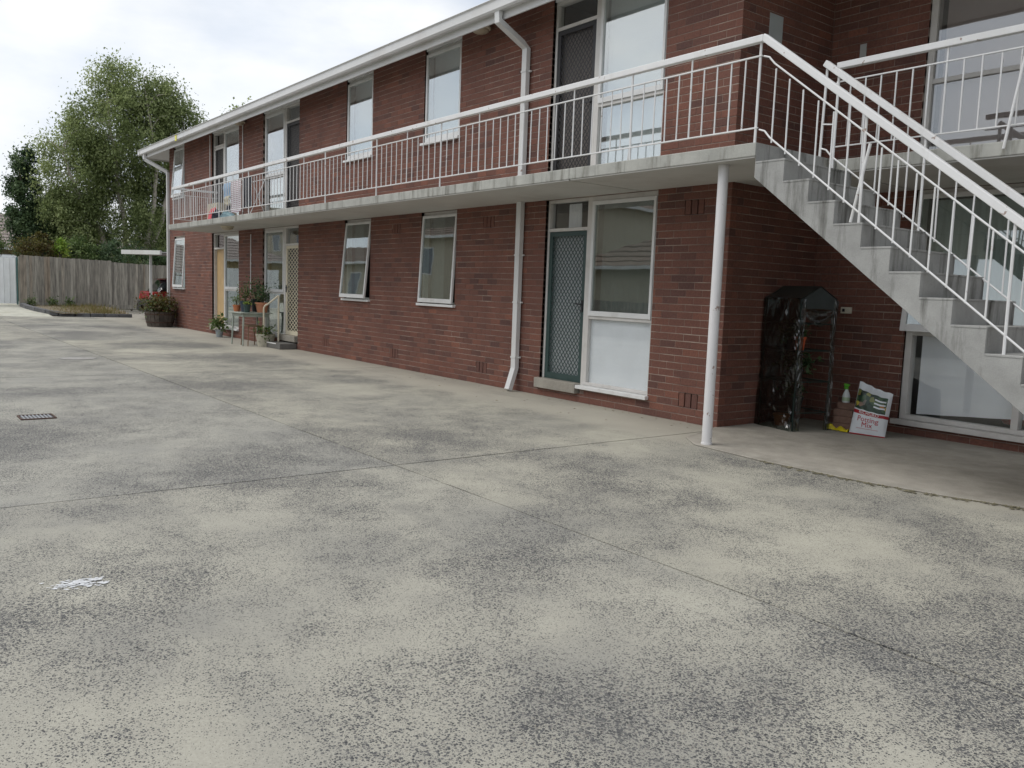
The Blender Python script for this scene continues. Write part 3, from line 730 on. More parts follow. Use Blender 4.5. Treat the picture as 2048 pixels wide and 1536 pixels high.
# steel post under the landing corner
m3 = MB(); m3.tube([(-5.35,6.6,0.012),(-5.35,6.6,ZS-0.001)], 0.05, 20, False); m3.lathe([(0.056,0.0),(0.056,0.018),(0.05,0.02)], (-5.35,6.6,0.013), 20, False)
m3.build('steel_post', M['steel'], bld, smooth=True)
# power point and notices in the stair recess
g = MB(); g.box(-5.63, -5.5, YB-0.035, YB-0.001, 1.34, 1.415); gp = g.build('power_point', plain('cream_plastic', (0.7,0.66,0.55), 0.4, 0.05, 4), bld, bevel=0.004)
g = MB(); g.box(-5.60, -5.575, YB-0.05, YB-0.035, 1.36, 1.395); g.build('switch', M['dark'], gp)
g = MB(); g.box(XC+0.003, XC+0.008, 8.06, 8.3, 4.27, 4.62); g.build('notice_paper', plain('grey_paper', (0.4,0.43,0.43), 0.7, 0.06, 6), bld)
g = MB(); g.box(-5.66, -5.58, YB-0.008, YB-0.003, 4.27, 4.45); g.build('notice_paper', plain('grey_card', (0.42,0.43,0.42), 0.7, 0.06, 6), bld)

# ---- railings
def bal_mesh(h, r=0.0075):
    q = MB(); q.tube([(0,0,0),(0,0,h)], r, 6, False); return q
SH = {}
def baluster(par, p, h, name='baluster', r=0.0075, mat='white_rail'):
    k = (name, round(h, 4), r)
    if k not in SH:
        o = bal_mesh(h, r).build(name, M[mat], None, smooth=True); SH[k] = o.data; o.parent = par
    else:
        o = bpy.data.objects.new(name, SH[k]); col.objects.link(o); o.parent = par
    o.location = Vector(p) - ORG[par.name]
    o.rotation_euler = (R.gauss(0,0.004), R.gauss(0,0.006), 0)
    return o
YR = 6.455
rail = empty('balcony_railing', (-23.0, YR, ZF), bld)
m3 = MB(); m3.bar((-23.05,YR,3.778),(-4.865,YR,3.778), 0.062, 0.062); m3.build('handrail', M['white_rail'], rail, bevel=0.006)
for z in (3.632, 3.003):
    m3 = MB(); m3.bar((-23.02,YR,z),(-4.88,YR,z), 0.022, 0.012); m3.build('rail', M['white_rail'], rail)
PS = 1.8545; posts = [-4.9] + [-6.48 - PS*i for i in range(9)] + [-23.02]
for i, x in enumerate(posts): baluster(rail, (x, YR, ZF-0.02), 0.92, 'post', 0.0125)
for a, b in zip(posts[:-1], posts[1:]):
    n = round((a-b)/0.1545)
    for k in range(1, n):
        x = a + (b-a)*k/n
        if n >= 8 and k == n//2: baluster(rail, (x, YR, 3.003), 0.77, 'baluster', 0.009)
        else: baluster(rail, (x, YR, 3.003), 0.629)
for x in (-6.48, -12.04, -17.6):
    m3 = MB(); m3.tube([(x,YR,3.05),(x-0.05,YR+0.02,ZF)], 0.011, 6); m3.build('brace', M['white_rail'], rail)
# return at the far end
m3 = MB(); m3.bar((-23.02,YR,3.785),(-23.02,YF-0.01,3.785), 0.062, 0.048); m3.build('handrail', M['white_rail'], rail, bevel=0.006)
for z in (3.632, 3.003): m3 = MB(); m3.bar((-23.02,YR,z),(-23.02,YF-0.01,z), 0.022, 0.012); m3.build('rail', M['white_rail'], rail)
for k in range(1, 8): baluster(rail, (-23.02, YR+k*0.145, 3.003), 0.629)

# walkway railing on the right
YW = 7.735
rw = empty('walkway_railing', (-4.9, YW, ZF), bld)
m3 = MB(); m3.bar((-4.93,YW,3.785),(-0.12,YW,3.785), 0.062, 0.06); m3.build('handrail', M['white_rail'], rw, bevel=0.006)
for z in (3.632, 3.003): m3 = MB(); m3.bar((-4.93,YW,z),(-0.12,YW,z), 0.02, 0.011); m3.build('rail', M['white_rail'], rw)
x = -4.78; k = 0
while x < -0.2:
    if k % 12 == 6: baluster(rw, (x, YW, 3.003), 0.77, 'baluster', 0.009)
    elif k % 12 == 0 and k: baluster(rw, (x, YW, ZF), 0.9, 'post', 0.0125)
    else: baluster(rw, (x, YW, 3.003), 0.629)
    x += 0.1545; k += 1
m3 = MB(); m3.tube([(-3.17,YW-0.02,3.76),(-3.28,YW-0.07,2.80)], 0.013, 8); m3.build('brace', M['white_rail'], rw)

# ================================================================== STAIRCASE (own thing)
st = empty('concrete_staircase', (-3, 6.9, 0)); tag(st, 'grey concrete outdoor staircase with white steel railings descending to the right', 'staircase')
ST_T, ST_R, NST = 0.2584, 0.1957, 14
YA, YE = 6.424, 7.5
prof = [(-4.857, ZF-0.004)]
x, z = -4.855, 2.695
for k in range(NST):
    prof.append((x, z)); x += ST_T if k else 0.305; prof.append((x, z)); z -= ST_R
prof.append((x, 0.0)); prof.append((x-0.32, 0.0))
def under(x): return 2.665 - 0.757*(x+5.0)
xu = x-0.32
prof.append((xu-0.02, max(0.0, 0.0))); prof.append((-5.0+2.665/0.757-0.02, 0.012)); prof.append((-4.857, under(-4.857)))
m3 = MB().prism(prof, 'Y', YA, YE); fl = m3.build('flight', M['stair'], st, bevel=0.006)
# nosing lips: pale worn edges of each tread
x, z = -4.855, 2.695
for k in range(NST):
    a = x; x += ST_T if k else 0.305
    q = MB(); q.box(a+0.004, x+0.005, YA-0.004, YE+0.003, z-0.014, z+0.003); q.build('tread', M['stair'], st, bevel=0.003); z -= ST_R
def stair_rail(y, x0, x1, ztop, name, twin=False):
    r = empty(name, (x0, y, ztop), st); S = 0.757
    m3 = MB(); m3.bar((x0,y,ztop),(x1,y,ztop-S*(x1-x0)), 0.062, 0.06); m3.build('handrail', M['white_rail'], r, bevel=0.006)
    zt = ztop-0.185; zb = ztop-0.825
    for zz in (zt, zb):
        q = MB(); q.tube([(x0+0.01,y,zz+0.02),(x0+0.07,y,zz),(x0+0.13,y,zz-0.06*S-0.02),(x1-0.02,y,zz-S*(x1-x0))], 0.0085, 6); q.build('rail', M['white_rail'], r)
    n = int((x1-x0)/0.15)
    for k in range(1, n):
        x = x0+k*0.15
        b = zb-S*(x-x0)+0.0
        if k % 8 == 7:
            ks_ = max(0, math.ceil((x+4.55)/ST_T)); tz = 2.695-ST_R*ks_ if ks_ < NST else 0.0
            baluster(r, (x, y, tz-0.01), ztop-S*(x-x0)-0.02-tz+0.01, 'post', 0.0115)
        else: baluster(r, (x, y, b), 0.64)
    return r
r1 = stair_rail(6.46, -4.875, -1.15, 3.79, 'stair_railing')
baluster(r1, (-1.17, 6.46, 0.0), 3.79-0.757*(3.705)-0.02, 'post', 0.0125)
m3 = MB(); m3.tube([(-3.78,6.462,2.74),(-3.905,6.47,2.12)], 0.013, 8); m3.build('brace', M['white_rail'], r1)
r2 = stair_rail(7.46, -4.89, -1.15, 3.755, 'stair_railing')
baluster(r2, (-4.885, 7.46, ZF-0.02), 0.89, 'post', 0.0125); baluster(r2, (-4.74, 7.46, ZF-0.2), 0.98, 'post', 0.0125)
for z in (3.56, 3.18): m3 = MB(); m3.bar((-4.885,7.46,z),(-4.74,7.46,z-0.02), 0.02, 0.012); m3.build('rung', M['white_rail'], r2)
baluster(r2, (-1.17, 7.46, 0.0), 3.755-0.757*(3.72)-0.02, 'post', 0.0125)
#PART2
# ================================================================== OBJECTS ON THE GROUND FLOOR
def leaves(mb, c, rad, n, size, tilt=0.6, gauss=True, tlo=0.0, thi=1.0, rnd=R, aspect=1.6, droop=0.0):
    for _ in range(n):
        if gauss: p = (rnd.gauss(0,.5), rnd.gauss(0,.5), rnd.gauss(0,.5))
        else:
            while True:
                p = (rnd.uniform(-1,1), rnd.uniform(-1,1), rnd.uniform(-1,1))
                if p[0]**2+p[1]**2+p[2]**2 <= 1: break
        x, y, z = c[0]+p[0]*rad[0], c[1]+p[1]*rad[1], c[2]+p[2]*rad[2]
        a = rnd.uniform(0, 6.283); e = rnd.gauss(0, tilt) - droop; s = size*rnd.uniform(0.6,1.35)
        d = Vector((math.cos(a)*math.cos(e), math.sin(a)*math.cos(e), math.sin(e)))
        sd = Vector((-math.sin(a), math.cos(a), rnd.uniform(-.6,.6))).normalized()
        P = Vector((x,y,z)); w = s/aspect/2
        mb.ti = min(1, max(0, rnd.uniform(tlo, thi)))
        mb.add([P, P+d*s*0.5+sd*w, P+d*s, P+d*s*0.5-sd*w], [(0,1,2,3)])
def stems(mb, c, h, n, spread, r=0.004):
    for _ in range(n):
        a = R.uniform(0,6.28); k = R.uniform(0.3,1)*spread
        mb.tube([c, (c[0]+k*0.4*math.cos(a), c[1]+k*0.4*math.sin(a), c[2]+h*0.55), (c[0]+k*math.cos(a), c[1]+k*math.sin(a), c[2]+h*R.uniform(.8,1))], [r, r*0.8, r*0.4], 5)
def pot(x, y, z, r, h, mat, label, plant=None, name='plant_pot', group=None, ph=0.3, pr=0.18, nl=160, ls=0.05, lm='leaf_pot', tlo=0, thi=1):
    o = empty(name, (x,y,z)); tag(o, label, 'plant pot', group)
    q = MB(); q.lathe([(r*0.74,0),(r*0.98,h*0.82),(r*1.08,h*0.82),(r*1.1,h),(r*0.98,h),(r*0.94,h*0.9)], (x,y,z), 20, False); q.lathe([(r*0.74,0.001),(0.001,0.0015)], (x,y,z), 20, False)
    q.build('pot', mat, o, smooth=True)
    q = MB(); q.lathe([(r*0.95,h*0.9),(0.001,h*0.93)], (x,y,z), 16, False); q.build('potting_soil', M['soil'], o)
    if ph:
        q = MB(); stems(q, (x,y,z+h*0.85), ph*0.9, 9, pr*0.8); q.build('stem', M['bark_dark'], o)
        q = MB(); leaves(q, (x,y,z+h+ph*0.5), (pr,pr,ph*0.55), nl, ls, tlo=tlo, thi=thi); q.build('foliage', M[lm], o, fix=False)
    return o
blue_p = plain('dark_blue_plastic', (0.035,0.05,0.075), 0.45, 0.1, 6); dgreen_p = plain('dark_green_plastic', (0.03,0.06,0.055), 0.45, 0.1, 6)
grey_p = plain('grey_blue_plastic', (0.34,0.38,0.4), 0.5, 0.08, 6); pink_p = plain('worn_terracotta', (0.52,0.23,0.13), 0.8, 0.12, 8)
# table
tb = empty('garden_table', (-19.2,7.08,0)); tag(tb, 'small pale green metal table holding potted plants beside the brick wall', 'table')
tg_ = plain('pale_green_metal', (0.36,0.4,0.35), 0.5, 0.12, 5, dirt=(0.2,0.18,0.13))
q = MB(); q.box(-19.62,-18.78,6.72,7.46,0.735,0.762); q.build('table_top', tg_, tb, bevel=0.006)
q = MB(); ring(q, -19.56,-18.84,0.66,0.733,6.79,6.81,0.02,0.02,0.073,0); q.box(-18.86,-18.84,6.81,7.4,0.66,0.733); q.box(-19.56,-19.54,6.81,7.4,0.66,0.733); q.build('apron', tg_, tb)
for sx in (-1,1):
    for sy in (-1,1):
        cx, cy = -19.2+sx*0.33, 7.09+sy*0.28
        q = MB(); q.tube([(cx,cy,0.735),(cx+sx*0.03,cy+sy*0.03,0.001)], [0.024,0.017], 10); q.build('leg', tg_, tb, smooth=True)
TZ = 0.763
pot(-19.46,6.86,TZ,0.085,0.15,M['terracotta'],'small orange terracotta pot at the left end of the green table',ph=0.2,pr=0.16,nl=190,ls=0.045,tlo=.35)
pot(-19.2,6.97,TZ,0.125,0.25,blue_p,'dark blue plastic pot in the middle of the green table',ph=0.36,pr=0.2,nl=330,ls=0.05,thi=.75)
pot(-18.9,6.9,TZ,0.08,0.17,dgreen_p,'small dark green pot with yellow flowers at the table front',ph=0.08,pr=0.08,nl=90,ls=0.035,lm='leaf_lime',tlo=.3)
pot(-18.95,7.27,TZ,0.15,0.23,pink_p,'large faded terracotta pot at the right back of the green table',ph=0.36,pr=0.21,nl=360,ls=0.06,lm='leaf_dark',tlo=.2)
pot(-19.42,7.3,TZ,0.11,0.3,M['dark'],'black pot with dark leaves at the back of the green table',ph=0.5,pr=0.2,nl=330,ls=0.06,lm='leaf_dark')
pot(-19.13,7.33,TZ,0.1,0.22,grey_p,'grey blue pot between the orange pots on the table',ph=0.22,pr=0.1,nl=90,ls=0.05,lm='leaf_pot')
# stool under the table
so = empty('wooden_stool', (-18.98,7.0,0)); tag(so, 'low brown stool with thin legs under the green table', 'stool')
wood = plain('weathered_brown_wood', (0.2,0.13,0.08), 0.7, 0.25, 9)
q = MB(); q.box(-19.2,-18.76,6.86,7.2,0.44,0.475); q.build('seat', wood, so, bevel=0.006)
for sx in (-1,1):
    for sy in (-1,1): q = MB(); q.tube([(-18.98+sx*0.18,7.03+sy*0.13,0.44),(-18.98+sx*0.22,7.03+sy*0.16,0.001)], 0.012, 8); q.build('leg', wood, so)
# woven basket planter
bk = empty('basket_planter', (-18.6,7.22,0)); tag(bk, 'cream woven basket planter with red flowering plant beside the entry step', 'planter')
q = MB(); bm_ = plain('cream_wicker', (0.5,0.47,0.38), 0.8, 0.15, 12)
for i in range(13):
    z = 0.01+i*0.022; r = 0.16+0.05*i/12
    ring_pts = [(-18.66+r*math.cos(t*0.3142+ (i%2)*0.157)*(1+0.02*((t%2)*2-1)), 7.24+r*math.sin(t*0.3142+(i%2)*0.157)*(1+0.02*((t%2)*2-1)), z) for t in range(21)]
    q.tube(ring_pts, 0.0125, 6, False)
q.build('weave', bm_, bk, smooth=True)
q = MB(); q.lathe([(0.15,0.0),(0.2,0.25),(0.001,0.252)], (-18.66,7.24,0.002), 18, False); q.build('liner', M['soil'], bk)
q = MB(); leaves(q, (-18.66,7.24,0.36), (0.24,0.24,0.12), 240, 0.07, tlo=.3); leaves(q, (-18.5,7.22,0.25), (0.14,0.12,0.2), 120, 0.06); q.build('foliage', M['leaf_pot'], bk, fix=False)
q = MB(); leaves(q, (-18.66,7.2,0.3), (0.15,0.12,0.07), 60, 0.05); q.build('flowers', plain('dull_red_flower', (0.3,0.07,0.05), 0.7), bk, fix=False)
pot(-22.0,7.3,0.001,0.1,0.19,grey_p,'pale grey pot with long leaves on the ground by the timber door',ph=0.36,pr=0.2,nl=200,ls=0.11,tlo=.35)
pot(-19.25,7.42,0.001,0.16,0.24,grey_p,'grey tub on the ground behind the stool against the wall',ph=0)
pot(-18.52,7.5,0.001,0.07,0.13,M['dark'],'small black pot on the ground between basket planter and door sill',ph=0)
# entry step and its handrail
sp = tag(MB().box(-18.5,-17.72,7.2,7.594,0.001,0.125).build('entry_step', concrete('dark_step_concrete',(0.17,0.165,0.155),0.4), None, bevel=0.012), 'low dark concrete step below the cream screen door', 'step')
q = MB(); q.box(-18.5,-17.95,7.196,7.206,0.104,0.1265); q.build('nosing', M['white'], sp)
hr = MB(); P = [(-18.64,7.19,0.001),(-18.64,7.19,0.84)] + [(-18.64+0.06*(1-math.cos(a)),7.19+0.07*(1-math.cos(a)),0.84+0.12*math.sin(a)) for a in (0.4,0.8,1.2,1.5)] + [(-18.42,7.45,1.17)]
hr.tube(P, 0.021, 10); hr.tube([(-18.42,7.45,1.17),(-18.42,7.45,0.126)], 0.021, 10)
tag(hr.build('step_handrail', M['cream'], None, smooth=True), 'bent cream tube handrail beside the entry step', 'handrail')

# ================================================================== STAIR RECESS: greenhouse, bag, bricks, bottle
FZ = 0.015
def greenhouse():
    B = Vector((-5.44,8.17,FZ)); u = Vector((-0.97,0.22,0)).normalized(); v = Vector((0.22,0.97,0)).normalized()
    L_, W_, He, Hr = 0.57, 0.52, 1.47, 1.61
    g = empty('mini_greenhouse', B + u*L_/2 + v*W_/2); tag(g, 'small clear plastic covered greenhouse shelf unit standing in the dark recess', 'greenhouse')
    def P(a, b, z): return B + u*a + v*b + Vector((0,0,z))
    frm = plain('dark_green_tube', (0.02,0.035,0.03), 0.5, 0.1, 6)
    for a in (0.01, L_-0.01):
        for b in (0.01, W_-0.01): q = MB(); q.tube([P(a,b,0),P(a,b,He)], 0.009, 8); q.build('pole', frm, g, smooth=True)
        q = MB(); q.tube([P(a,0.01,He),P(a,W_/2,Hr),P(a,W_-0.01,He)], 0.009, 8); q.build('roof_hoop', frm, g, smooth=True)
    q = MB(); q.tube([P(0.01,W_/2,Hr),P(L_-0.01,W_/2,Hr)], 0.009, 8); q.build('ridge_tube', frm, g)
    for z in (0.2, 0.55, 0.9, 1.2):
        q = MB()
        for a0, b0, a1, b1 in ((0.01,0.01,L_-0.01,0.01),(0.01,W_-0.01,L_-0.01,W_-0.01),(0.01,0.01,0.01,W_-0.01),(L_-0.01,0.01,L_-0.01,W_-0.01)): q.tube([P(a0,b0,z),P(a1,b1,z)], 0.007, 6)
        for k in range(1,8): q.tube([P(L_*k/8,0.01,z+0.002),P(L_*k/8,W_-0.01,z+0.002)], 0.002, 5)
        q.build('shelf', frm, g)
    # crinkled film: side facing the yard, back, roof; the gable end towards the path is open
    film, nt, b, N, Lk = new_mat('clear_crinkled_film'); nt.nodes.remove(b)
    t = N('ShaderNodeBsdfTransparent'); t.inputs[0].default_value = (0.3,0.37,0.34,1); gl = N('ShaderNodeBsdfGlossy'); gl.inputs['Roughness'].default_value = 0.13
    fr = N('ShaderNodeLayerWeight'); fr.inputs[0].default_value = 0.5; mx = N('ShaderNodeMixShader'); f = math2(N, Lk, 'MULTIPLY_ADD', math2(N, Lk, 'POWER', fr.outputs['Facing'], 2.5), 0.85, 0.09)
    bm = N('ShaderNodeBump'); bm.inputs['Strength'].default_value = 0.9; bm.inputs['Distance'].default_value = 0.05
    wv = N('ShaderNodeTexNoise'); wv.inputs['Scale'].default_value = 6; wv.inputs['Detail'].default_value = 3; wv.inputs['Distortion'].default_value = 1.5
    Lk(mapped(N, Lk, (1,1,0.55)), wv.inputs[0]); Lk(wv.outputs[0], bm.inputs['Height']); 
    Lk(f, mx.inputs[0]); Lk(t.outputs[0], mx.inputs[1]); Lk(gl.outputs[0], mx.inputs[2]); Lk(mx.outputs[0], nt.nodes['Material Output'].inputs[0])
    def filmgrid(name, fn, n1, n2, mat):
        q = MB(); vs = []; fs = []
        for i in range(n1+1):
            for j in range(n2+1): vs.append(fn(i/n1, j/n2))
        for i in range(n1):
            for j in range(n2): fs.append((i*(n2+1)+j,(i+1)*(n2+1)+j,(i+1)*(n2+1)+j+1,i*(n2+1)+j+1))
        q.add(vs, [t for f in fs for t in ((f[0],f[1],f[2]),(f[0],f[2],f[3]))]); q.build(name, mat, g)
    rr = random.Random(5); tab = [[rr.gauss(0,0.0055) for _ in range(40)] for _ in range(40)]
    filmgrid('film_cover', lambda s,t: P(-0.01+(L_+0.02)*s, -0.014 - 0.012*math.sin(s*9+t*4)*math.sin(t*11+s*3) + tab[int(s*22)][int(t*39)]*(0.12+1.1*max(0,math.sin(s*6.5+0.6+t*2)*math.sin(t*9+1.2+s*3))) - 0.03*(1-t)**3, 0.0+He*t), 22, 39, film)
    filmgrid('film_cover', lambda s,t: P(L_+0.012 + 0.3*tab[int(s*14)][int(t*20)], W_*s, 0.02+He*t), 14, 20, film)
    dark_film = plain('dark_green_roof_film', (0.025,0.03,0.027), 0.35, 0.2, 8)
    filmgrid('film_roof', lambda s,t: P(-0.015+(L_+0.03)*s, -0.01+(W_/2+0.01)*t, He+(Hr-He)*t+0.012-0.012*math.sin(t*3.14)), 10, 6, dark_film)
    filmgrid('film_roof', lambda s,t: P(-0.015+(L_+0.03)*s, W_/2+(W_/2)*t, Hr-(Hr-He)*t+0.012), 10, 6, dark_film)
    q = MB(); q.add([P(-0.012,0,He-0.1),P(-0.012,W_,He-0.1),P(-0.012,W_,He),P(-0.012,W_/2,Hr),P(-0.012,0,He)], [(0,1,2,3,4)]); q.build('gable_panel', dark_film, g)
    filmgrid('rolled_flap', lambda s,t: P(-0.02-0.03*math.sin(s*3.14)*math.sin(t*6.28), 0.06+(W_-0.12)*s, He-0.1-0.2*(0.4+0.6*math.sin(s*3.14))*t), 14, 8, film)
    filmgrid('film_cover', lambda s,t: P(-0.016 - 0.01*math.sin(s*5+t*9) + 0.4*tab[int(s*8)][int(t*36)], -0.01+W_*0.2*s*(1-0.4*t), He*t), 8, 36, film)
    filmgrid('film_cover', lambda s,t: P(-0.016 - 0.01*math.sin(s*5+t*7) + 0.4*tab[int(s*8)+9][int(t*36)], W_+0.01-W_*0.16*s, He*t), 8, 36, film)
    op = plain('bright_orange_plastic', (0.55,0.1,0.03), 0.5, 0.08, 6)
    C = P(0.08, 0.1, 0.905); pot(C.x, C.y, C.z, 0.06, 0.15, op, 'bright orange pot on an upper shelf inside the greenhouse', ph=0.16, pr=0.1, nl=90, ls=0.05, lm='leaf_dark')
    C = P(0.32, 0.2, 0.905); pot(C.x, C.y, C.z, 0.06, 0.1, M['dark'], 'black seedling pot on the greenhouse shelf behind the orange pot', ph=0.2, pr=0.13, nl=240, ls=0.07, lm='leaf_dark')
    C = P(0.25, 0.25, 0.555); pot(C.x, C.y, C.z, 0.07, 0.11, M['dark'], 'black pot on the middle shelf inside the greenhouse', ph=0.22, pr=0.16, nl=300, ls=0.07, lm='leaf_dark')
    C = P(0.2, 0.2, 0.205); pot(C.x, C.y, C.z, 0.09, 0.16, M['dark'], 'black pot on the bottom shelf inside the greenhouse', ph=0.16, pr=0.12, nl=110, ls=0.06, lm='leaf_dark')
    C = P(0.42, 0.22, 0.0); pot(C.x, C.y, C.z+0.002, 0.09, 0.13, M['terracotta'], 'terracotta pot on the ground inside the greenhouse', ph=0)
greenhouse()

def bag():
    o = empty('potting_mix_bag', (-4.87,8.78,FZ)); tag(o, 'white plastic potting mix bag with red band and leafy picture leaning upright', 'bag')
    C = Vector((-4.875,8.735,FZ)); ang = math.radians(9); u = Vector((0.985,0.17,0)).normalized(); back = Vector((-u.y,u.x,0)); up = (Vector((0,0,1))*math.cos(ang)+back*math.sin(ang)).normalized(); nrm = u.cross(up).normalized()
    W, H, T = 0.39, 0.56, 0.085
    rr = random.Random(4)
    def topz(s): return H + 0.035*math.cos(s*3.0+0.3)*(1 if s < 0.45 else 0.6) - 0.05*s + 0.004*math.sin(s*23)
    def shape(s, t):
        lean = 0.035*t  # bag leans to the right as it rises
        bulge = max(0, math.sin(math.pi*min(1,max(0,s))))**0.45 * max(0, math.sin(math.pi*min(0.97, max(0.03, t*0.86+0.02))))**0.5
        wr = 0.0025*math.sin(s*17+t*9)*math.sin(t*13+s*5) + (0.01*math.sin(s*31+t*4) if t > 0.86 else 0)
        return (s-0.5)*W*(1-0.05*t)+lean, t*topz(s), T*bulge*(1.0 if t < 0.85 else max(0.12,(1-t)/0.15)) + wr*bulge
    def P(s, t, sg, off=0.0):
        x, z, d = shape(s, t); return C + u*x + up*z + nrm*(sg*d*(1 if sg > 0 else 0.8)+off)
    front = plain('bag_white_film', (0.66,0.69,0.72), 0.3, 0.04, 6); red = plain('bag_red_ink', (0.33,0.02,0.03), 0.3, 0.08, 6)
    pm, nt, b, N, L = new_mat('bag_garden_picture')
    vo = N('ShaderNodeTexVoronoi'); vo.inputs['Scale'].default_value = 22; L(mapped(N, L), vo.inputs[0]); sp_ = N('ShaderNodeSeparateColor'); L(vo.outputs['Color'], sp_.inputs[0])
    rp = ramp(N, [(0.0,(0.01,0.02,0.012)),(0.4,(0.02,0.05,0.03)),(0.62,(0.06,0.11,0.05)),(0.76,(0.38,0.33,0.05)),(0.9,(0.4,0.15,0.05)),(1.0,(0.1,0.13,0.12))]); L(sp_.outputs[0], rp.inputs[0]); L(rp.outputs[0], b.inputs['Base Color']); b.inputs['Roughness'].default_value = 0.3
    q = MB(); n1, n2 = 26, 44; vs = []; fs = []
    for sg in (1,-1):
        b0 = len(vs)
        for i in range(n1+1):
            for j in range(n2+1): vs.append(P(i/n1, j/n2, sg))
        for i in range(n1):
            for j in range(n2):
                t = (j+0.5)/n2; s = (i+0.5)/n1
                q.mi = 0 if sg < 0 else (1 if 0.405 < t < 0.485 or t < 0.03 else (2 if 0.495 < t < 0.865 and 0.04 < s < 0.93 else 0))
                a = b0+i*(n2+1)+j; fs.append(((a, a+n2+1, a+n2+2, a+1), q.mi))
    base_i = len(q.v); q.v += [tuple(p) for p in vs]
    for f, mi in fs: q.f.append(f); q.m.append(mi); q.t.append(0.5)
    q.build('sack', [front, red, pm], o, smooth=True)
    def print_text(body, size, s0, t0, mat, name):
        vs, fs = text_mesh(body, size, 0.0); m_ = MB(); pts = []
        for x, y, z in vs:
            s = s0 + x/W; t = t0 + y/H
            pts.append(P(s, t, 1, 0.003))
        m_.add(pts, fs); m_.build(name, mat, o)
    print_text('RICHGRO', 0.05, 0.5, 0.42, plain('white_ink', (0.75,0.72,0.7), 0.4), 'brand_lettering')
    rink = plain('red_ink', (0.45,0.03,0.05), 0.4); print_text('Potting', 0.082, 0.5, 0.275, rink, 'product_lettering'); print_text('Mix', 0.082, 0.5, 0.165, rink, 'product_lettering')
    q = MB()
    for (s0, s1, t0, t1) in ((0.2,0.82,0.128,0.134),):
        for k in range(10):
            a, b_ = s0+(s1-s0)*k/10, s0+(s1-s0)*(k+1)/10; q.quad(P(a,t0,1,.003),P(b_,t0,1,.003),P(b_,t1,1,.003),P(a,t1,1,.003))
    q.build('red_rule', rink, o)
    for k in range(3):
        t0 = 0.60+0.075*k; q = MB()
        for i in range(6):
            a, b_ = 0.6+0.05*i, 0.6+0.05*(i+1); q.quad(P(a,t0,1,.003),P(b_,t0,1,.003),P(b_,t0+.032,1,.003),P(a,t0+.032,1,.003))
        q.build('white_panel', front, o)
bag()
def loose_brick(x, y, z, rz, label, t):
    q = MB(); q.ti = t; q.box(-0.115,0.115,-0.055,0.055,0,0.076); o = q.build('loose_brick', M['brick'], None, bevel=0.004); o.location = (x,y,z); o.rotation_euler = (0,0,rz)
    tag(o, label, 'brick', 'loose bricks stacked beside the potting mix bag'); return o
M['brick2'] = plain('brown_loose_brick', (0.17,0.1,0.075), 0.85, 0.2, 20, 0.3, 90)
for (x,y,z,rz,l) in ((-5.2,8.82,FZ+0.012,0.1,'brown brick at the bottom of the short stack by the bag'),(-5.2,8.83,FZ+0.09,0.18,'brown brick second from the bottom of the short stack'),(-5.21,8.83,FZ+0.168,0.08,'brown brick third from the bottom of the short stack'),(-5.18,8.86,FZ+0.246,0.05,'topmost brown brick of the short stack below the spray bottle')):
    o = loose_brick(x,y,z,rz,l,0.3); o.data.materials[0] = M['brick2']
def bottle():
    c = (-5.215,8.84,FZ+0.323); o = empty('spray_bottle', c); tag(o, 'white trigger spray bottle with green nozzle on the brick stack', 'bottle')
    q = MB(); q.lathe([(0.001,0),(0.04,0.0),(0.043,0.01),(0.043,0.07),(0.036,0.1),(0.02,0.135),(0.014,0.15),(0.014,0.158)], c, 18, False); q.build('body', plain('translucent_white_plastic', (0.55,0.58,0.58), 0.35, 0.06, 8), o, smooth=True)
    gp_ = plain('lime_green_plastic', (0.1,0.4,0.03), 0.4, 0.08, 8)
    q = MB(); q.lathe([(0.018,0.15),(0.018,0.172),(0.012,0.178)], c, 14); q.build('collar', gp_, o, smooth=True)
    q = MB(); q.prism([(c[0]-0.035,c[2]+0.195),(c[0]-0.03,c[2]+0.215),(c[0]+0.03,c[2]+0.21),(c[0]+0.028,c[2]+0.19),(c[0]+0.008,c[2]+0.178),(c[0]-0.012,c[2]+0.178),(c[0]-0.014,c[2]+0.193)], 'Y', c[1]-0.012, c[1]+0.012); q.bar((c[0]-0.022,c[1],c[2]+0.195),(c[0]-0.03,c[1],c[2]+0.155),0.012,0.008); q.build('trigger', gp_, o, bevel=0.002)
    q = MB(); q.lathe([(0.0437,0.02),(0.0437,0.06)], c, 18, False); q.build('label_band', plain('pale_green_label', (0.35,0.45,0.3), 0.5), o, smooth=True)
bottle()
def yellow():
    q = MB(); n = 22; m_ = 8; vs = []; fs = []; rr = random.Random(8)
    for i in range(n+1):
        a = i/n
        for j in range(m_+1):
            v = j/m_; x = -5.36+0.27*a; y = 8.70-0.02+0.09*v+0.03*math.sin(a*5)+0.05*a
            z = FZ+0.003+0.065*math.sin(v*3.14)*(0.3+0.7*abs(math.sin(a*6.5+0.8)))*(1-a*0.45)+rr.uniform(0,0.008)
            vs.append((x,y,z))
    for i in range(n):
        for j in range(m_): fs.append((i*(m_+1)+j,(i+1)*(m_+1)+j,(i+1)*(m_+1)+j+1,i*(m_+1)+j+1))
    q.add(vs, fs); tag(q.build('plastic_bag', plain('yellow_plastic_film', (0.6,0.48,0.02), 0.3, 0.08, 10), None, smooth=True), 'crumpled yellow plastic bag in front of the brick stack', 'plastic bag')
yellow()

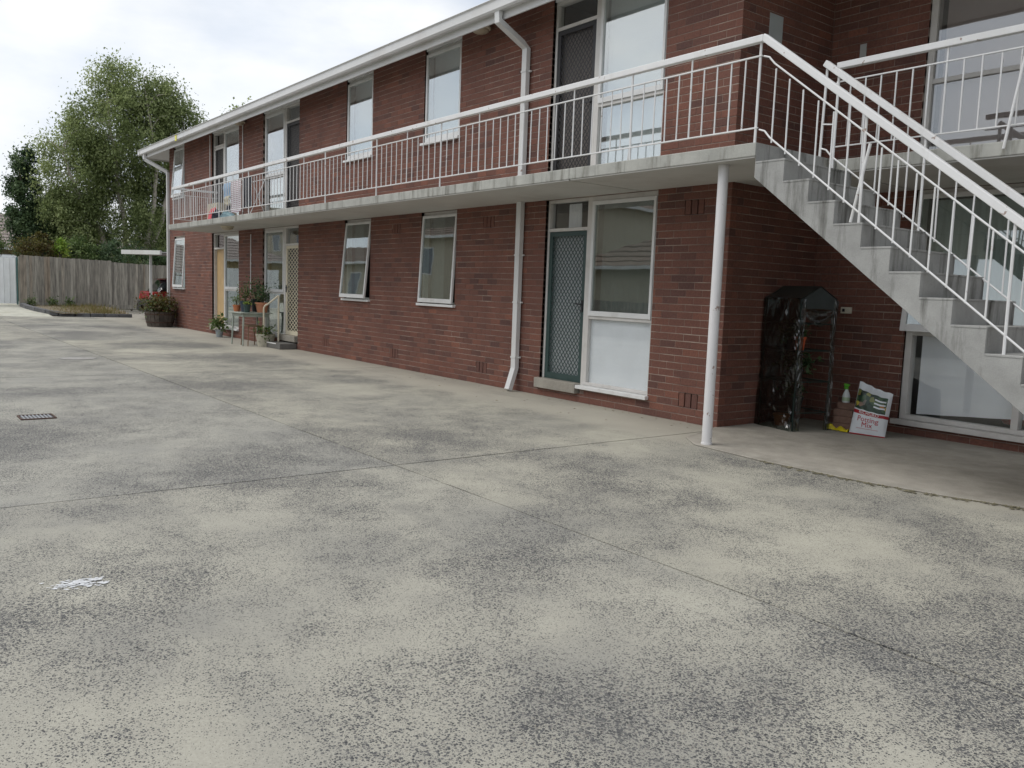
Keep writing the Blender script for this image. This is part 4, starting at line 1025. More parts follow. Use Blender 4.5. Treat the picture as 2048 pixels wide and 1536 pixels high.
# ================================================================== BALCONY: washing and odds and ends
def hang(name, x0, x1, z0, z1, y, mat, label, cat, amp=0.02, per=0.16, taper=0.0):
    n, m_ = 26, 16; q = MB(); vs = []; fs = []
    for sgn in (0, 1):
        for i in range(n+1):
            for j in range(m_+1):
                a = i/n; v = j/m_; w = 1 - taper*v
                x = (x0+x1)/2 + (a-0.5)*(x1-x0)*w + 0.01*math.sin(v*5+a*3)
                vs.append((x, y + sgn*0.006 + amp*math.sin(a*(x1-x0)/per*6.28)*(1-v*0.8) + 0.01*math.sin(v*7), z0+(z1-z0)*v + 0.012*math.sin(a*9)*(1-v)))
    for sgn in (0, 1):
        b = sgn*(n+1)*(m_+1)
        for i in range(n):
            for j in range(m_): k = b+i*(m_+1)+j; fs.append((k,k+m_+1,k+m_+2,k+1))
    q.add(vs, fs); return tag(q.build(name, mat, None, smooth=True, fix=False), label, cat)
sm, nt, b, N, L = new_mat('pink_white_stripes')
g_ = N('ShaderNodeNewGeometry'); sx = N('ShaderNodeSeparateXYZ'); L(g_.outputs['Position'], sx.inputs[0]); wv = math2(N, L, 'SINE', math2(N, L, 'MULTIPLY', sx.outputs[2], 6.283/0.042))
L(mixc(N, L, math2(N, L, 'GREATER_THAN', wv, 0.35), (0.7,0.68,0.7), (0.36,0.22,0.26)), b.inputs['Base Color']); b.inputs['Roughness'].default_value = 0.9
rack = empty('clothes_airer', (-19.3,6.95,ZF)); tag(rack, 'white folding clothes airer carrying washing on the balcony', 'clothes airer')
q = MB()
for y in (6.82,7.12): q.tube([(-20.2,y,3.72),(-18.4,y,3.72)], 0.008, 6)
q.build('drying_rail', M['white'], rack)
for x in (-20.15,-18.45):
    for s in (-1,1): q = MB(); q.tube([(x,6.97-s*0.2,ZF+0.002),(x,6.97+s*0.16,3.72)], 0.009, 6); q.build('leg', M['white'], rack)
hang('striped_towel', -19.68,-19.06,3.02,3.735,6.80,sm,'white towel with pink stripes hanging behind the balcony railing','towel',0.012,0.3)
navy = plain('navy_cloth', (0.012,0.015,0.025), 0.9, 0.2, 8)
hang('dark_jacket', -18.86,-18.42,3.08,3.75,6.80,navy,'black jacket hanging beside the striped towel on the balcony','jacket',0.02,0.2,-0.15)
hang('blue_shirt', -20.2,-19.72,3.36,3.72,6.8,plain('light_blue_cloth',(0.32,0.45,0.6),0.9,0.1,6),'light blue shirt hanging left of the striped towel','shirt',0.02,0.14)
hang('beige_cloth', -20.12,-19.74,3.24,3.42,6.79,plain('beige_cloth',(0.55,0.5,0.36),0.9,0.1,6),'beige cloth hanging under the light blue shirt','cloth',0.015,0.2)
hang('dark_cloth', -19.98,-19.72,2.98,3.2,6.81,navy,'dark cloth hanging low beside the striped towel','cloth',0.015,0.2)
cb = empty('balcony_cabinet', (-21.2,7.1,ZF)); tag(cb, 'low beige cabinet standing at the far end of the balcony', 'cabinet')
bei = plain('beige_board', (0.52,0.47,0.36), 0.6, 0.06, 4)
q = MB(); q.box(-21.5,-20.75,6.85,7.3,ZF+0.002,ZF+0.46); q.build('carcass', bei, cb, bevel=0.006)
for x in (-21.49,-21.12): q = MB(); q.box(x,x+0.355,6.835,6.848,ZF+0.03,ZF+0.44); d_ = q.build('cabinet_door', bei, cb, bevel=0.003)
def heap(name, x0, x1, y, h, mats, label, cat, seed):
    rr = random.Random(seed); q = MB(); n, m_ = 18, 10; vs = []; fs = []
    for i in range(n+1):
        for j in range(m_+1):
            a = i/n; t = j/m_*math.pi
            vs.append((x0+(x1-x0)*a, y-0.14*math.cos(t)*(0.5+0.5*math.sin(a*3.14)), ZF+0.002+h*math.sin(t)*(0.15+0.85*abs(math.sin(a*2.6+0.35)))*(1+0.15*rr.uniform(-1,1))))
    q.v += vs
    for i in range(n):
        for j in range(m_):
            k = i*(m_+1)+j; q.f.append((k,k+m_+1,k+m_+2,k+1)); q.m.append((0 if j < 5 else 1) if i < n*0.62 else (2 if len(mats) > 2 else 0)); q.t.append(.5)
    tag(q.build(name, mats, None, smooth=True), label, cat)
redc = plain('red_plastic_sheet',(0.55,0.03,0.04),0.4,0.1,8)
heap('shopping_bag', -20.45,-19.75,6.58,0.26,[redc,M['white'],navy],'crumpled red and white shopping bag at the balcony edge','bag',3)
heap('plastic_tarp', -19.72,-19.0,6.62,0.15,[plain('teal_sheet',(0.12,0.22,0.25),0.4,0.2,8),plain('grey_sheet',(0.4,0.42,0.42),0.4,0.15,8)],'grey and teal plastic sheet bunched under the striped towel','plastic sheet',9)

# ================================================================== YARD DETAILS
dg_ = empty('drain_grate', (-9.6,1.35,0)); tag(dg_, 'small rusted steel drain grate set in the concrete yard', 'drain grate')
rust = plain('rusty_steel', (0.1,0.06,0.045), 0.8, 0.3, 20, metal=0.3)
q = MB(); q.box(-9.79,-9.51,1.2,1.5,0.001,0.0035); q.build('pit', M['dark'], dg_)
q = MB(); q.box(-9.8,-9.78,1.19,1.51,0.001,0.012); q.box(-9.52,-9.5,1.19,1.51,0.001,0.012); q.box(-9.78,-9.52,1.19,1.205,0.001,0.012); q.box(-9.78,-9.52,1.495,1.51,0.001,0.012); q.build('grate_frame', rust, dg_)
for k in range(8): q = MB(); q.box(-9.778,-9.522,1.222+k*0.034,1.234+k*0.034,0.003,0.01); q.build('grate_bar', plain('worn_steel',(0.35,0.36,0.37),0.5,0.15,9) if k == 0 else bpy.data.materials['worn_steel'], dg_)
q = MB(); q.lathe([(0.27,0.0015),(0.3,0.0015),(0.3,0.006),(0.27,0.006)], (-16.4,2.95,0), 28, False); q.lathe([(0.001,0.004),(0.262,0.004)], (-16.4,2.95,0), 28, False)
tag(q.build('manhole_cover', plain('old_cast_iron',(0.3,0.29,0.27),0.8,0.2,9), None), 'round inspection cover flush with the yard concrete', 'manhole cover')
def paint():
    rr = random.Random(21); q = MB()
    for k in range(190):
        cx = -4.28+rr.gauss(0,0.034); cy = 0.76+rr.gauss(0,0.055); r = abs(rr.gauss(0.003,0.0035))+0.0015
        n = 9; q.add([(cx+r*math.cos(i*6.283/n)*rr.uniform(.5,1.4), cy+1.7*r*math.sin(i*6.283/n)*rr.uniform(.6,1.3), 0.002+k*0.00002) for i in range(n)], [tuple(range(n))])
    tag(q.build('paint_splash', plain('spilt_white_paint',(0.64,0.65,0.66),0.5,0.03,5), None), 'patch of spilt white paint on the concrete', 'paint splash', kind='stuff')
paint()
def litter():
    rr = random.Random(2); q = MB()
    for _ in range(70):
        x = rr.uniform(-13,-6); y = rr.choice((rr.uniform(6.6,7.5), rr.uniform(7.35,7.58))); s = rr.uniform(0.008,0.022); a = rr.uniform(0,6.28)
        q.ti = rr.random(); q.add([(x+s*math.cos(a),y+s*math.sin(a),0.003),(x-s*.4*math.sin(a),y+s*.4*math.cos(a),0.006),(x-s*math.cos(a),y-s*math.sin(a),0.003),(x+s*.4*math.sin(a),y-s*.4*math.cos(a),0.008)], [(0,1,2,3)])
    tag(q.build('leaf_litter', leaf('dry_litter',(0.1,0.06,0.03),(0.25,0.18,0.1),(0.6,0.55,0.45),0.1), None, fix=False), 'scattered dry leaves and scraps along the foot of the wall', 'leaf litter', kind='stuff')
litter()

# barrel planter at the far corner
bp = empty('barrel_planter', (-26.95,7.14,0)); tag(bp, 'weathered half barrel planter with bronze green shrub at the far wall corner', 'planter')
cx, cy = -26.95, 7.14; n = 20; wm = plain('weathered_staves', (0.09,0.075,0.062), 0.9, 0.35, 7, 0.3, 40, tint=0.35)
for k in range(n):
    q = MB(); q.ti = R.random(); a0, a1 = 2*math.pi*k/n+0.012, 2*math.pi*(k+1)/n-0.012; vs = []
    for z, r in ((0.002,0.36),(0.25,0.42),(0.46,0.43)):
        for rr_ in (r, r-0.03):
            for a in (a0, a1): vs.append((cx+rr_*math.cos(a), cy+rr_*math.sin(a), z))
    fs = []
    for l in (0, 4): fs += [(l,l+1,l+5,l+4),(l+2,l+6,l+7,l+3),(l,l+4,l+6,l+2),(l+1,l+3,l+7,l+5)]
    fs += [(0,2,3,1),(8,9,11,10)]; q.add(vs, fs); q.build('stave', wm, bp)
for z, r in ((0.12,0.398),(0.36,0.43)): q = MB(); q.lathe([(r,0),(r+0.004,0),(r+0.006,0.035),(r,0.035)], (cx,cy,z), 24, False); q.build('hoop', rust, bp)
q = MB(); q.lathe([(0.395,0.41),(0.001,0.43)], (cx,cy,0), 16, False); q.build('potting_soil', M['soil'], bp)
q = MB(); leaves(q, (cx,cy,0.68), (0.6,0.5,0.28), 2000, 0.08, tlo=.0, thi=.9); q.build('foliage', M['leaf_brown'], bp, fix=False)
q = MB(); leaves(q, (cx+0.05,cy-0.1,0.62), (0.5,0.42,0.22), 500, 0.07); q.build('foliage', M['leaf_pot'], bp, fix=False)

# ================================================================== FAR END: apron, bed, kerb, gate, fence, carport, car
q = MB(); q.add([(-33.04,-8,-0.002),(-33.04,5.2,-0.002),(-37.9,5.2,0.27),(-37.9,-8,0.27)], [(0,1,2,3)]); q.add([(-37.9,-8,0.27),(-37.9,5.2,0.27),(-48,5.2,0.3),(-48,-8,0.3)], [(0,1,2,3)])
tag(q.build('driveway', concrete('pale_apron_concrete',(0.5,0.49,0.42),0.5,(0.3,0.29,0.2)), None), kind='structure')
q = MB(); q.box(-41,-27.55,7.76,17,-0.06,-0.004); q.box(-41,-33.05,5.0,7.755,-0.06,-0.012); tag(q.build('parking_pavement', M['path'], None), kind='structure')
bed = MB(); NB = 16; vs = []; fs = []
def kx(y): return -33.0 - 3.6*max(0, (5.7-y)/1.0)**2 + 0.0*y
for j in range(NB+1):
    y = 4.78+(7.75-4.78)*j/NB; k0 = max(-36.7, kx(y)) - 0.08
    for i in range(7):
        t = i/6; vs.append((k0+(-37.0-k0)*t, y, 0.10+0.17*t*(1)+R.uniform(-.01,.02)+ (0.1*max(0,(5.6-y)))*(1-t)))
for j in range(NB):
    for i in range(6): a = j*7+i; fs.append((a,a+1,a+8,a+7))
bed.add(vs, fs); tag(bed.build('garden_bed', M['soil'], None, smooth=True), kind='structure')
def blades():
    rr = random.Random(3); q = MB()
    for _ in range(2600):
        y = rr.triangular(4.9,7.75,7.0); t = rr.random()**1.4; k0 = max(-36.7,kx(y))-0.1; x = k0+(-36.9-k0)*t; z = 0.1+0.17*t+(0.1*max(0,(5.6-y)))*(1-t)
        h = rr.uniform(0.04,0.2)*(0.5+0.7*(y-4.8)/3); a = rr.uniform(0,6.28); l = rr.uniform(0.02,0.08); w = 0.008
        q.ti = rr.random(); q.add([(x-w*math.sin(a),y+w*math.cos(a),z),(x+w*math.sin(a),y-w*math.cos(a),z),(x+l*math.cos(a),y+l*math.sin(a),z+h)], [(0,1,2)])
    tag(q.build('dry_grass', leaf('straw_grass',(0.17,0.13,0.05),(0.26,0.2,0.085),(0.16,0.19,0.05),0.3), None, fix=False), 'dry straw coloured grass and weeds in the bed below the fence', 'grass', kind='stuff')
blades()
for (y, l) in ((5.05,'small green weed nearest the white gate below the fence'),(5.75,'taller green weed in the middle of the three below the fence'),(6.35,'dark green weed right of the others below the fence')):
    w = empty('weed', (-36.6,y,0.25)); tag(w, l, 'weed', 'green weeds at the fence foot')
    q = MB(); stems(q, (-36.6,y,0.25), 0.3, 6, 0.14); q.build('stem', M['bark_dark'], w)
    q = MB(); leaves(q, (-36.6,y,0.40), (0.19,0.19,0.2), 150, 0.09); q.build('foliage', M['leaf_pot'], w, fix=False)
kb = empty('bluestone_kerb', (-33,6.5,0)); tag(kb, 'grey stone kerb curving round the garden bed', 'kerb')
ks = plain('bluestone', (0.12,0.12,0.125), 0.85, 0.25, 6, 0.3, 40, tint=0.2)
cpts = [(-36.8,4.75,0.22),(-35.9,4.82,0.17),(-35.0,4.98,0.12),(-34.2,5.2,0.07),(-33.6,5.5,0.03),(-33.25,5.95,0.0),(-33.1,6.4,0.0),(-33.02,6.85,0.0),(-32.97,7.3,0.0),(-32.93,7.75,0.0)]
for a, b_ in zip(cpts[:-1], cpts[1:]):
    a = Vector(a); b_ = Vector(b_); d = (b_-a)*0.02; q = MB(); q.ti = R.random(); q.bar(a+d+Vector((0,0,0.05)), b_-d+Vector((0,0,0.05)), 0.16, 0.15); q.build('kerb_stone', ks, kb, bevel=0.01)
# white ribbed gate
gt = empty('metal_gate', (-37.3,4.2,0.27)); tag(gt, 'white ribbed metal gate at the far left end of the yard', 'gate')
gm_ = plain('white_ribbed_sheet', (0.78,0.8,0.8), 0.5, 0.06, 3)
for k in range(22):
    y = 4.64 - 0.2*k; q = MB(); q.prism([(-37.3,y),(-37.27,y-0.012),(-37.27,y-0.045),(-37.3,y-0.06),(-37.295,y-0.198),(-37.32,y-0.198),(-37.32,y)], 'Z', 0.3, 2.03); q.build('ribbed_panel', gm_, gt)
q = MB(); q.box(-37.34,-37.26,4.645,4.7,0.26,2.06); q.build('gate_post', plain('teal_post',(0.1,0.19,0.18),0.6,0.1,5), gt)
# paling fence
fc = empty('paling_fence', (-37,7,0.2)); tag(fc, 'weathered grey timber paling fence behind the garden bed', 'fence')
fm, nt, b, N, L = new_mat('weathered_paling')
a_ = N('ShaderNodeAttribute'); a_.attribute_name = 'tint'
r_ = ramp(N, [(0,(0.18,0.165,0.145)),(0.4,(0.28,0.26,0.225)),(0.75,(0.38,0.355,0.31)),(1,(0.3,0.245,0.19))]); L(a_.outputs['Fac'], r_.inputs[0])
n_ = noise(N, L, mapped(N, L, (9,9,0.8)), 2.2, 6, 0.65); r2_ = ramp(N, [(0.34,(0.5,0.5,0.5)),(0.68,(1.25,1.25,1.22))]); L(n_, r2_.inputs[0])
L(mixc(N, L, 1.0, r_.outputs[0], r2_.outputs[0], 'MULTIPLY'), b.inputs['Base Color']); b.inputs['Roughness'].default_value = 0.92
y = 4.74; k = 0
while y < 12:
    q = MB(); q.ti = min(1,max(0,R.gauss(.5,.25))); top = 2.15 - 0.02*(y-4.7) + R.uniform(-.012,.012) - (0.05 if y > 7.85 else 0); x = -37.0 + (k % 2)*0.014 + R.uniform(-.004,.004)
    q.box(x-0.014, x, y, y+0.104, 0.36-0.012*(y-4.7), top); q.build('paling', fm, fc); y += 0.1; k += 1
for (y0, y1) in ((4.74,7.85),(7.87,12)): q = MB(); q.ti = 0.45; q.box(-37.03,-36.975,y0,y1,0.2-0.012*(y0-4.7),0.37-0.012*(y0-4.7)); q.build('plinth_board', fm, fc)
for z in (0.6,1.8): q = MB(); q.box(-37.1,-37.03,4.74,12,z,z+0.08); q.build('fence_rail', fm, fc)
for y in (4.7,7.86,10.9): q = MB(); q.box(-37.15,-37.04,y,y+0.1,0.05,2.1); q.build('fence_post', fm, fc)
# carport
cp = empty('carport', (-30.5,9.5,0)); tag(cp, 'flat white carport roof on thin posts behind the building corner', 'carport')
q = MB(); q.add([(-32.9,7.4,2.29),(-27.9,7.4,2.2),(-27.9,7.4,2.33),(-32.9,7.4,2.44),(-32.9,7.46,2.29),(-27.9,7.46,2.2),(-27.9,7.46,2.33),(-32.9,7.46,2.44)], [(0,1,2,3),(4,5,6,7),(0,1,5,4),(3,2,6,7),(0,3,7,4),(1,2,6,5)]); q.box(-32.9,-32.84,7.47,14,2.29,2.44); q.build('fascia', M['metal_gutter'], cp)
q = MB(); q.add([(-32.83,7.47,2.37),(-27.9,7.47,2.27),(-27.9,14,2.27),(-32.83,14,2.37)], [(0,1,2,3)]); q.build('roof_deck', plain('carport_underside',(0.16,0.15,0.14),0.8,0.1,4), cp)
for (x, y) in ((-29.9,7.64),(-32.7,12),(-29.9,12)): q = MB(); q.box(x-0.035,x+0.035,y-0.035,y+0.035,-0.003,2.27); q.build('post', M['white'], cp)
# red hatchback, rear towards the yard
def car():
    c = empty('parked_car', (-30.9,9.3,0)); tag(c, 'red hatchback parked under the carport with its rear to the yard', 'car')
    red = plain('red_car_paint', (0.28,0.014,0.02), 0.25, 0.03, 3); blk = plain('black_trim', (0.02,0.021,0.023), 0.5, 0.1, 5); gl = plain('tinted_glass', (0.02,0.025,0.028), 0.06, 0.05, 3, spec=0.8)
    x0, x1, Yr = -31.75, -30.1, 7.66
    def loft(secs, mat, name, par=c, bev=0.03):
        # secs: list of (y, z0, z1, inset) cross sections along Y
        q = MB(); vs = []; fs = []
        for (y, za, zb, ins) in secs: vs += [(x0+ins,y,zb),(x1-ins,y,zb),(x1-ins*0.3,y,(za+zb)/2),(x1-ins*0.6,y,za),(x0+ins*0.6,y,za),(x0+ins*0.3,y,(za+zb)/2)]
        m_ = 6
        for i in range(len(secs)-1):
            for j in range(m_): fs.append((i*m_+j,i*m_+(j+1)%m_,(i+1)*m_+(j+1)%m_,(i+1)*m_+j))
        fs += [tuple(range(m_)), tuple((len(secs)-1)*m_+j for j in range(m_))]
        q.add(vs, fs); return q.build(name, mat, par, smooth=True, bevel=bev)
    loft([(Yr+0.06,0.5,0.95,0.12),(Yr+0.1,0.3,1.0,0.06),(Yr+0.5,0.24,1.02,0.02),(Yr+2.4,0.24,0.98,0.0),(Yr+3.3,0.26,0.86,0.05),(Yr+3.85,0.35,0.7,0.16)], red, 'body')
    loft([(Yr+0.28,0.98,1.0,0.12),(Yr+0.62,1.0,1.42,0.24),(Yr+1.0,1.0,1.47,0.25),(Yr+1.9,1.0,1.44,0.26),(Yr+2.75,0.96,1.0,0.16)], gl, 'glasshouse')
    loft([(Yr+0.5,1.425,1.44,0.25),(Yr+0.95,1.455,1.485,0.26),(Yr+1.6,1.45,1.475,0.27),(Yr+1.95,1.42,1.435,0.3)], red, 'roof_panel', bev=0.01)
    loft([(Yr-0.05,0.34,0.68,0.14),(Yr+0.04,0.28,0.74,0.04),(Yr+0.35,0.26,0.66,-0.004)], blk, 'bumper')
    for s in (0,1):
        xx = x1-0.03 if s else x0+0.03; sg = 1 if s else -1
        q = MB(); q.prism([(Yr+0.04,0.72),(Yr+0.3,0.78),(Yr+0.34,0.96),(Yr+0.1,0.99)], 'X', xx-0.09*sg, xx+0.035*sg); tl = q.build('tail_light', plain('red_lens',(0.5,0.01,0.015),0.15) if s == 0 else bpy.data.materials['red_lens'], c, bevel=0.01)
        q = MB(); q.prism([(Yr+0.13,0.83),(Yr+0.2,0.84),(Yr+0.21,0.93),(Yr+0.14,0.94)], 'X', xx+0.0, xx+0.04*sg); q.build('lamp_lens', M['white'], tl)
    q = MB(); q.box(-31.1,-30.72,Yr-0.05,Yr-0.032,0.4,0.52); q.build('number_plate', plain('plate_white',(0.7,0.7,0.68),0.4), c)
    for yy in (Yr+0.75, Yr+3.15):
        for s in (0,1):
            xa, xb = (x1-0.2, x1+0.005) if s else (x0-0.005, x0+0.2)
            w = empty('wheel', ((xa+xb)/2, yy, 0.3), c)
            q = MB(); pr = [(0.19,xa),(0.28,xa),(0.305,xa+0.03),(0.305,xb-0.03),(0.28,xb),(0.19,xb)]; vs = []; fs = []; n = 24
            for r, xx in pr:
                for j in range(n): t = 6.2832*j/n; vs.append((xx, yy+r*math.cos(t), 0.305+r*math.sin(t)))
            for i in range(len(pr)):
                for j in range(n): fs.append((i*n+j,i*n+(j+1)%n,((i+1)%len(pr))*n+(j+1)%n,((i+1)%len(pr))*n+j))
            q.add(vs, fs); q.build('tyre', blk, w, smooth=True)
            q = MB(); q.tube([(xa+0.02,yy,0.305),(xb-0.02,yy,0.305)], 0.19, 20); q.build('rim', plain('alloy',(0.5,0.51,0.52),0.35,metal=0.8) if 'alloy' not in bpy.data.materials else bpy.data.materials['alloy'], w)
car()

# ================================================================== TREES, SHRUBS, NEIGHBOURING HOUSES
def crown(mb, blobs, nclump, per, cr, size, seed, droop=0.0, tl=(0.15,0.85)):
    rr = random.Random(seed); W = [b[3]*b[4]*b[5] for b in blobs]; cents = []
    for _ in range(nclump):
        b = rr.choices(blobs, W)[0]
        while True:
            p = (rr.uniform(-1,1), rr.uniform(-1,1), rr.uniform(-1,1)); d = sum(x*x for x in p)
            if 0.12 < d <= 1: break
        k = (d**0.5)**-0.35
        c = (b[0]+p[0]*k*b[3], b[1]+p[1]*k*b[4], b[2]+p[2]*k*b[5]); cents.append(c)
        s = rr.uniform(0.6,1.35)*cr; tc = rr.uniform(*tl)
        leaves(mb, (c[0],c[1],c[2]-s*droop*0.5), (s,s,s*(0.75+droop)), int(per*rr.uniform(0.6,1.3)), size, 0.8, True, max(0,tc-0.22), min(1,tc+0.22), rr, 1.5, droop*0.7)
    return cents
def tree(name, label, base, stemsP, blobs, nclump, per, cr, size, seed, lm, bark, droop=0.0, r0=0.16, nb=40, group=None, tl=(0.15,0.85)):
    o = empty(name, base); tag(o, label, 'tree', group); rr = random.Random(seed+1)
    q = MB(); cents = crown(q, blobs, nclump, per, cr, size, seed, droop, tl); q.build('crown', M[lm], o, fix=False)
    q = MB(); nodes = []
    for sp in stemsP:
        P = [Vector(base)] + [Vector(p) for p in sp]; rad = [r0*(1-0.85*i/(len(P)-1)) for i in range(len(P))]
        fine = []; fr = []
        for i in range(len(P)-1):
            for k in range(4):
                t = k/4; fine.append(P[i].lerp(P[i+1],t)+Vector((rr.gauss(0,.04),rr.gauss(0,.04),0))); fr.append(rad[i]+(rad[i+1]-rad[i])*t)
        fine.append(P[-1]); fr.append(rad[-1]); q.tube(fine, fr, 8); nodes += list(zip(fine[4:], fr[4:]))
    for c in rr.sample(cents, min(nb, len(cents))):
        c = Vector(c); n_, r_ = min(nodes, key=lambda a: (a[0]-c).length + max(0,(a[0].z-c.z))*1.5)
        m = n_.lerp(c, 0.5)+Vector((0,0,0.25)); q.tube([n_, m, c], [min(r_*0.5,0.05), 0.025, 0.008], 5)
    q.build('trunk', M[bark], o, smooth=True)
    return o
tree('birch_tree', 'tall light green birch with pale stems rising behind the fence', (-44,10.2,0),
     [[(-43.2,9.9,3.5),(-42.8,9.4,7),(-43.2,9.2,10)],[(-43.2,10.9,3.2),(-42.4,11.2,6.5),(-43.0,10.8,10.4)],[(-43.4,11.3,3.4),(-42.5,12.0,6.6),(-43.2,12.6,9.0)],[(-43.7,9.2,3),(-43.2,7.8,5.5),(-43.2,7.3,7)]],
     [(-44,9.9,8.0,2.6,2.5,2.7),(-43.8,8.0,6.4,2.0,1.9,2.2),(-44,11.9,8.0,2.0,1.9,2.5),(-44,10.1,10.1,1.7,1.6,1.4),(-44,11.7,9.6,1.5,1.4,1.4),(-43.6,9.7,4.0,2.2,2.6,1.9),(-43.5,7.6,4.4,1.4,1.3,1.6),(-44,12.8,6.5,1.5,1.0,2.2)],
     620, 210, 0.52, 0.115, 5, 'leaf_birch', 'bark', 0.45, 0.17, 70)
tree('evergreen_tree', 'narrow dark green evergreen left of the birch', (-45.5,6.15,0), [[(-45.5,6.1,3),(-45.5,6.0,7)]],
     [(-45.5,6.1,4.6,0.95,0.72,2.6),(-45.5,6.05,6.7,0.4,0.38,0.9),(-45.4,6.7,3.2,1.2,1.0,1.8)], 230, 170, 0.3, 0.12, 15, 'leaf_dark', 'bark_dark', 0.1, 0.1, 20)
tree('evergreen_tree', 'broad dark green tree between the narrow evergreen and the birch', (-46.5,7.9,0), [[(-46.5,7.9,2.5),(-46.4,7.8,4.6)]],
     [(-46.5,7.7,3.6,1.5,1.5,1.7),(-46.3,8.6,2.8,1.4,1.4,1.4)], 190, 150, 0.36, 0.13, 16, 'leaf_dark', 'bark_dark', 0.15, 0.11, 20)
tree('evergreen_tree', 'dark green tree tucked behind the birch beside the building corner', (-46,12.6,0), [[(-46,12.6,2.5),(-46,12.6,5)]],
     [(-46,12.4,4.2,1.5,1.5,2.4),(-46,13.2,3.0,1.6,1.6,1.6)], 180, 150, 0.38, 0.13, 17, 'leaf_dark', 'bark_dark', 0.15, 0.12, 20)
tree('distant_tree', 'leafy tree top showing just above the roof line', (-41,15.8,0), [[(-41,15.8,4),(-41,15.6,8.6)]],
     [(-41,15.4,8.3,1.9,1.7,1.6),(-41,14.2,8.0,1.2,1.1,1.0)], 120, 70, 0.4, 0.15, 19, 'leaf_birch', 'bark', 0.3, 0.14, 20)
def shrub(label, base, blobs, n, per, lm, seed, size=0.08, cr=0.22):
    o = empty('shrub', base); tag(o, label, 'shrub', 'shrubs behind the fence'); q = MB(); c = crown(q, blobs, n, per, cr, size, seed); q.build('foliage', M[lm], o, fix=False)
    q = MB()
    for k in c[:14]: q.tube([base, tuple((Vector(base)+Vector(k))/2+Vector((0,0,.1))), k], [0.03,0.018,0.005], 5)
    q.build('stem', M['bark_dark'], o)
shrub('bronze brown shrub above the left end of the fence', (-39.2,5.6,0), [(-39.2,5.6,2.35,0.8,0.85,0.75)], 70, 80, 'leaf_brown', 31)
shrub('olive green shrub above the middle of the fence', (-39.6,7.3,0), [(-39.6,7.25,2.3,0.9,0.85,0.75)], 70, 80, 'leaf_pot', 32)
shrub('small lime yellow shrub between the bronze and olive shrubs', (-38.6,6.35,0), [(-38.6,6.4,2.5,0.25,0.24,0.4)], 16, 60, 'leaf_lime', 33, 0.09, 0.14)
shrub('dark green shrub above the right end of the fence', (-39.6,9.3,0), [(-39.6,9.2,2.2,0.9,1.4,0.75)], 90, 80, 'leaf_dark', 34, 0.09)
shrub('green hedge shrub behind the carport post', (-40,11.4,0), [(-40,11.3,2.1,0.9,1.3,0.8)], 90, 80, 'leaf_dark', 35, 0.09)
shrub('light green bush above the white gate', (-43,4.6,0), [(-43,4.35,2.75,0.8,0.55,0.6)], 46, 80, 'leaf_pot', 36)

def house(name, label, x0, x1, y0, y1, ze, zr_, wallm, tilem, axis, windows=(), facing='+X', ov=0.4):
    o = empty(name, ((x0+x1)/2,(y0+y1)/2,0)); tag(o, label, 'house')
    q = MB(); q.box(x0,x1,y0,y1,0,ze); q.build('wall', wallm, o)
    nrow = 11
    rf_ = empty('roof', ((x0+x1)/2,(y0+y1)/2,ze), o)
    # hipped / gabled tiled roof in stepped courses
    for k in range(nrow):
        t0, t1 = k/nrow, (k+1)/nrow; q = MB(); q.ti = R.uniform(.3,.7)
        def rect(t):
            if axis == 'Y': h = (x1-x0)/2+ov; return (x0-ov+h*t, x1+ov-h*t, y0-ov+h*t*0.9, y1+ov-h*t*0.9)
            h = (y1-y0)/2+ov; return (x0-ov+h*t*0.9, x1+ov-h*t*0.9, y0-ov+h*t, y1+ov-h*t)
        a, b = rect(t0), rect(t1); za = ze+(zr_-ze)*t0; zb = ze+(zr_-ze)*t1; th = 0.05
        vs = [(a[0],a[2],za),(a[1],a[2],za),(a[1],a[3],za),(a[0],a[3],za),(a[0],a[2],za+th),(a[1],a[2],za+th),(a[1],a[3],za+th),(a[0],a[3],za+th),(b[0],b[2],zb+th*0.2),(b[1],b[2],zb+th*0.2),(b[1],b[3],zb+th*0.2),(b[0],b[3],zb+th*0.2)]
        q.add(vs, [(i,(i+1)%4,4+(i+1)%4,4+i) for i in range(4)]+[(4+i,4+(i+1)%4,8+(i+1)%4,8+i) for i in range(4)]); q.build('tile_course', tilem, rf_, fix=False)
    q = MB(); ring(q, x0-ov-0.1,x1+ov+0.1,0,0.001,0,0.001,0,0,0,0) if False else None
    q.box(x0-ov-0.1,x1+ov+0.1,y0-ov-0.1,y0-ov-0.002,ze-0.1,ze+0.03); q.box(x0-ov-0.1,x1+ov+0.1,y1+ov+0.002,y1+ov+0.1,ze-0.1,ze+0.03); q.box(x0-ov-0.1,x0-ov-0.002,y0-ov,y1+ov,ze-0.1,ze+0.03); q.box(x1+ov+0.002,x1+ov+0.1,y0-ov,y1+ov,ze-0.1,ze+0.03); q.build('gutter', M['metal_gutter'], o)
    q = MB(); q.box(x0-ov,x1+ov,y0-ov,y1+ov,ze-0.03,ze-0.005); q.build('eave_lining', M['white'], o)
    for (c, z0, z1, w) in windows:
        wn_ = None
        if facing == '+X':
            q = MB(); q.box(x1+0.002,x1+0.05,c-w/2,c+w/2,z0,z1); wn_ = q.build('window', M['white'], o); q = MB(); q.box(x1+0.051,x1+0.056,c-w/2+0.06,c+w/2-0.06,z0+0.06,z1-0.06)
        else:
            q = MB(); q.box(c-w/2,c+w/2,y1+0.002,y1+0.05,z0,z1); wn_ = q.build('window', M['white'], o); q = MB(); q.box(c-w/2+0.06,c+w/2-0.06,y1+0.051,y1+0.056,z0+0.06,z1-0.06)
        q.build('pane', plain('dark_pane',(0.1,0.12,0.14),0.1) if 'dark_pane' not in bpy.data.materials else bpy.data.materials['dark_pane'], wn_)
    return o
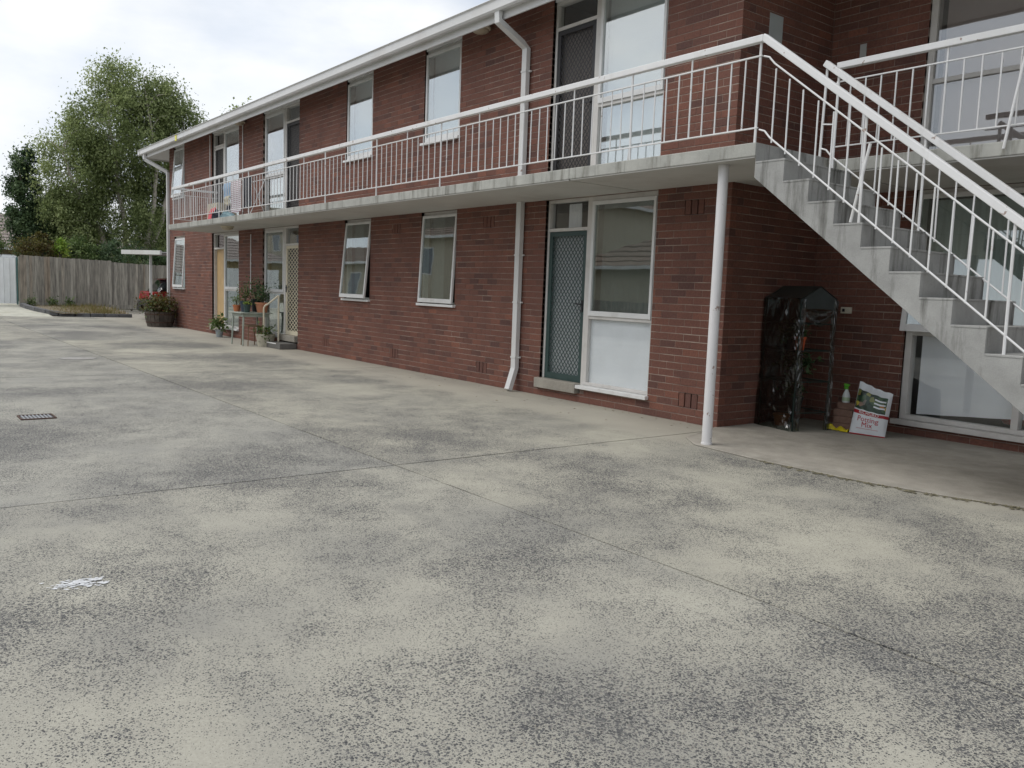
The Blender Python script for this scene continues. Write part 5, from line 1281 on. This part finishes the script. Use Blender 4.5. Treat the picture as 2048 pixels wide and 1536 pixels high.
tileg = plain('grey_brown_tiles',(0.24,0.2,0.18),0.85,0.2,8,0.3,20,tint=0.2); yw = plain('yellow_brick_wall',(0.42,0.34,0.2),0.85,0.12,6)
house('neighbour_house','house with grey brown tiled roof beyond the white gate', -60,-51,-6,11.5,2.75,4.75,yw,tileg,'Y',((4.6,1.0,2.2,1.2),(0.5,1.0,2.2,1.4)))
q = MB(); q.prism([(-50.9,2.35),(-48.0,2.12),(-48.0,2.2),(-50.9,2.43)], 'Y', 2.5, 6.2)
pg = q.build('porch_roof', plain('grey_porch_sheet',(0.3,0.32,0.33),0.5,0.1,5), None); tag(pg, 'low grey sheet porch roof in front of the neighbouring house', 'porch roof')
for y in (2.7,6.0): q = MB(); q.box(-48.15,-48.05,y-0.05,y+0.05,0,2.13); q.build('post', M['white'], pg)
house('neighbour_house','pale pink house glimpsed through the trees behind the fence', -75,-66,12,26,2.6,4.4,plain('pink_render',(0.55,0.45,0.4),0.8,0.06,4),tileg,'Y',((14.5,0.9,2.1,1.4),(18,0.9,2.1,1.4)))
creamr = plain('cream_render',(0.5,0.45,0.35),0.8,0.05,3); brt = plain('brown_tiles',(0.17,0.12,0.09),0.85,0.2,8,tint=0.2)
house('opposite_house','low cream house with brown tiled roof reflected in the window panes', -26.5,-3,-18,-8.2,2.55,5.0,creamr,brt,'X',((-19,0.9,2.0,1.2),(-16.5,0.9,2.0,1.2),(-12.5,0.8,2.0,1.8),(-7,0.8,2.0,1.8)),'+Y')
house('opposite_flats','two storey cream flats reflected in the open ground floor windows', -62,-29,-18,-8.0,5.6,8.0,creamr,brt,'X',tuple((x,z,z+1.4,1.3) for x in (-58,-54,-50,-46,-42,-38,-34,-31) for z in (0.9,3.7)),'+Y')
q = MB(); wf = empty('boundary_fence', (-14,-5.7,0)); tag(wf, 'dark timber boundary fence along the yard reflected in the lower panes', 'fence')
for k in range(16): q = MB(); q.ti = R.random(); q.box(-33+2.4*k,-33+2.4*k+2.38,-5.72,-5.69,0,1.25); q.build('fence_panel', fm, wf)
# unseen wing right of the stair, added to keep light out of the recess
q = MB(); q.ti = 0.45; q.box(-0.1,XR+0.3,7.6,15.7,0,ZT); q.build('added_shade_wing', M['brick'], bld)
slab_piece(-0.1, XR, 6.42, 7.59)  # unseen slab added in front of it to block sky from the right
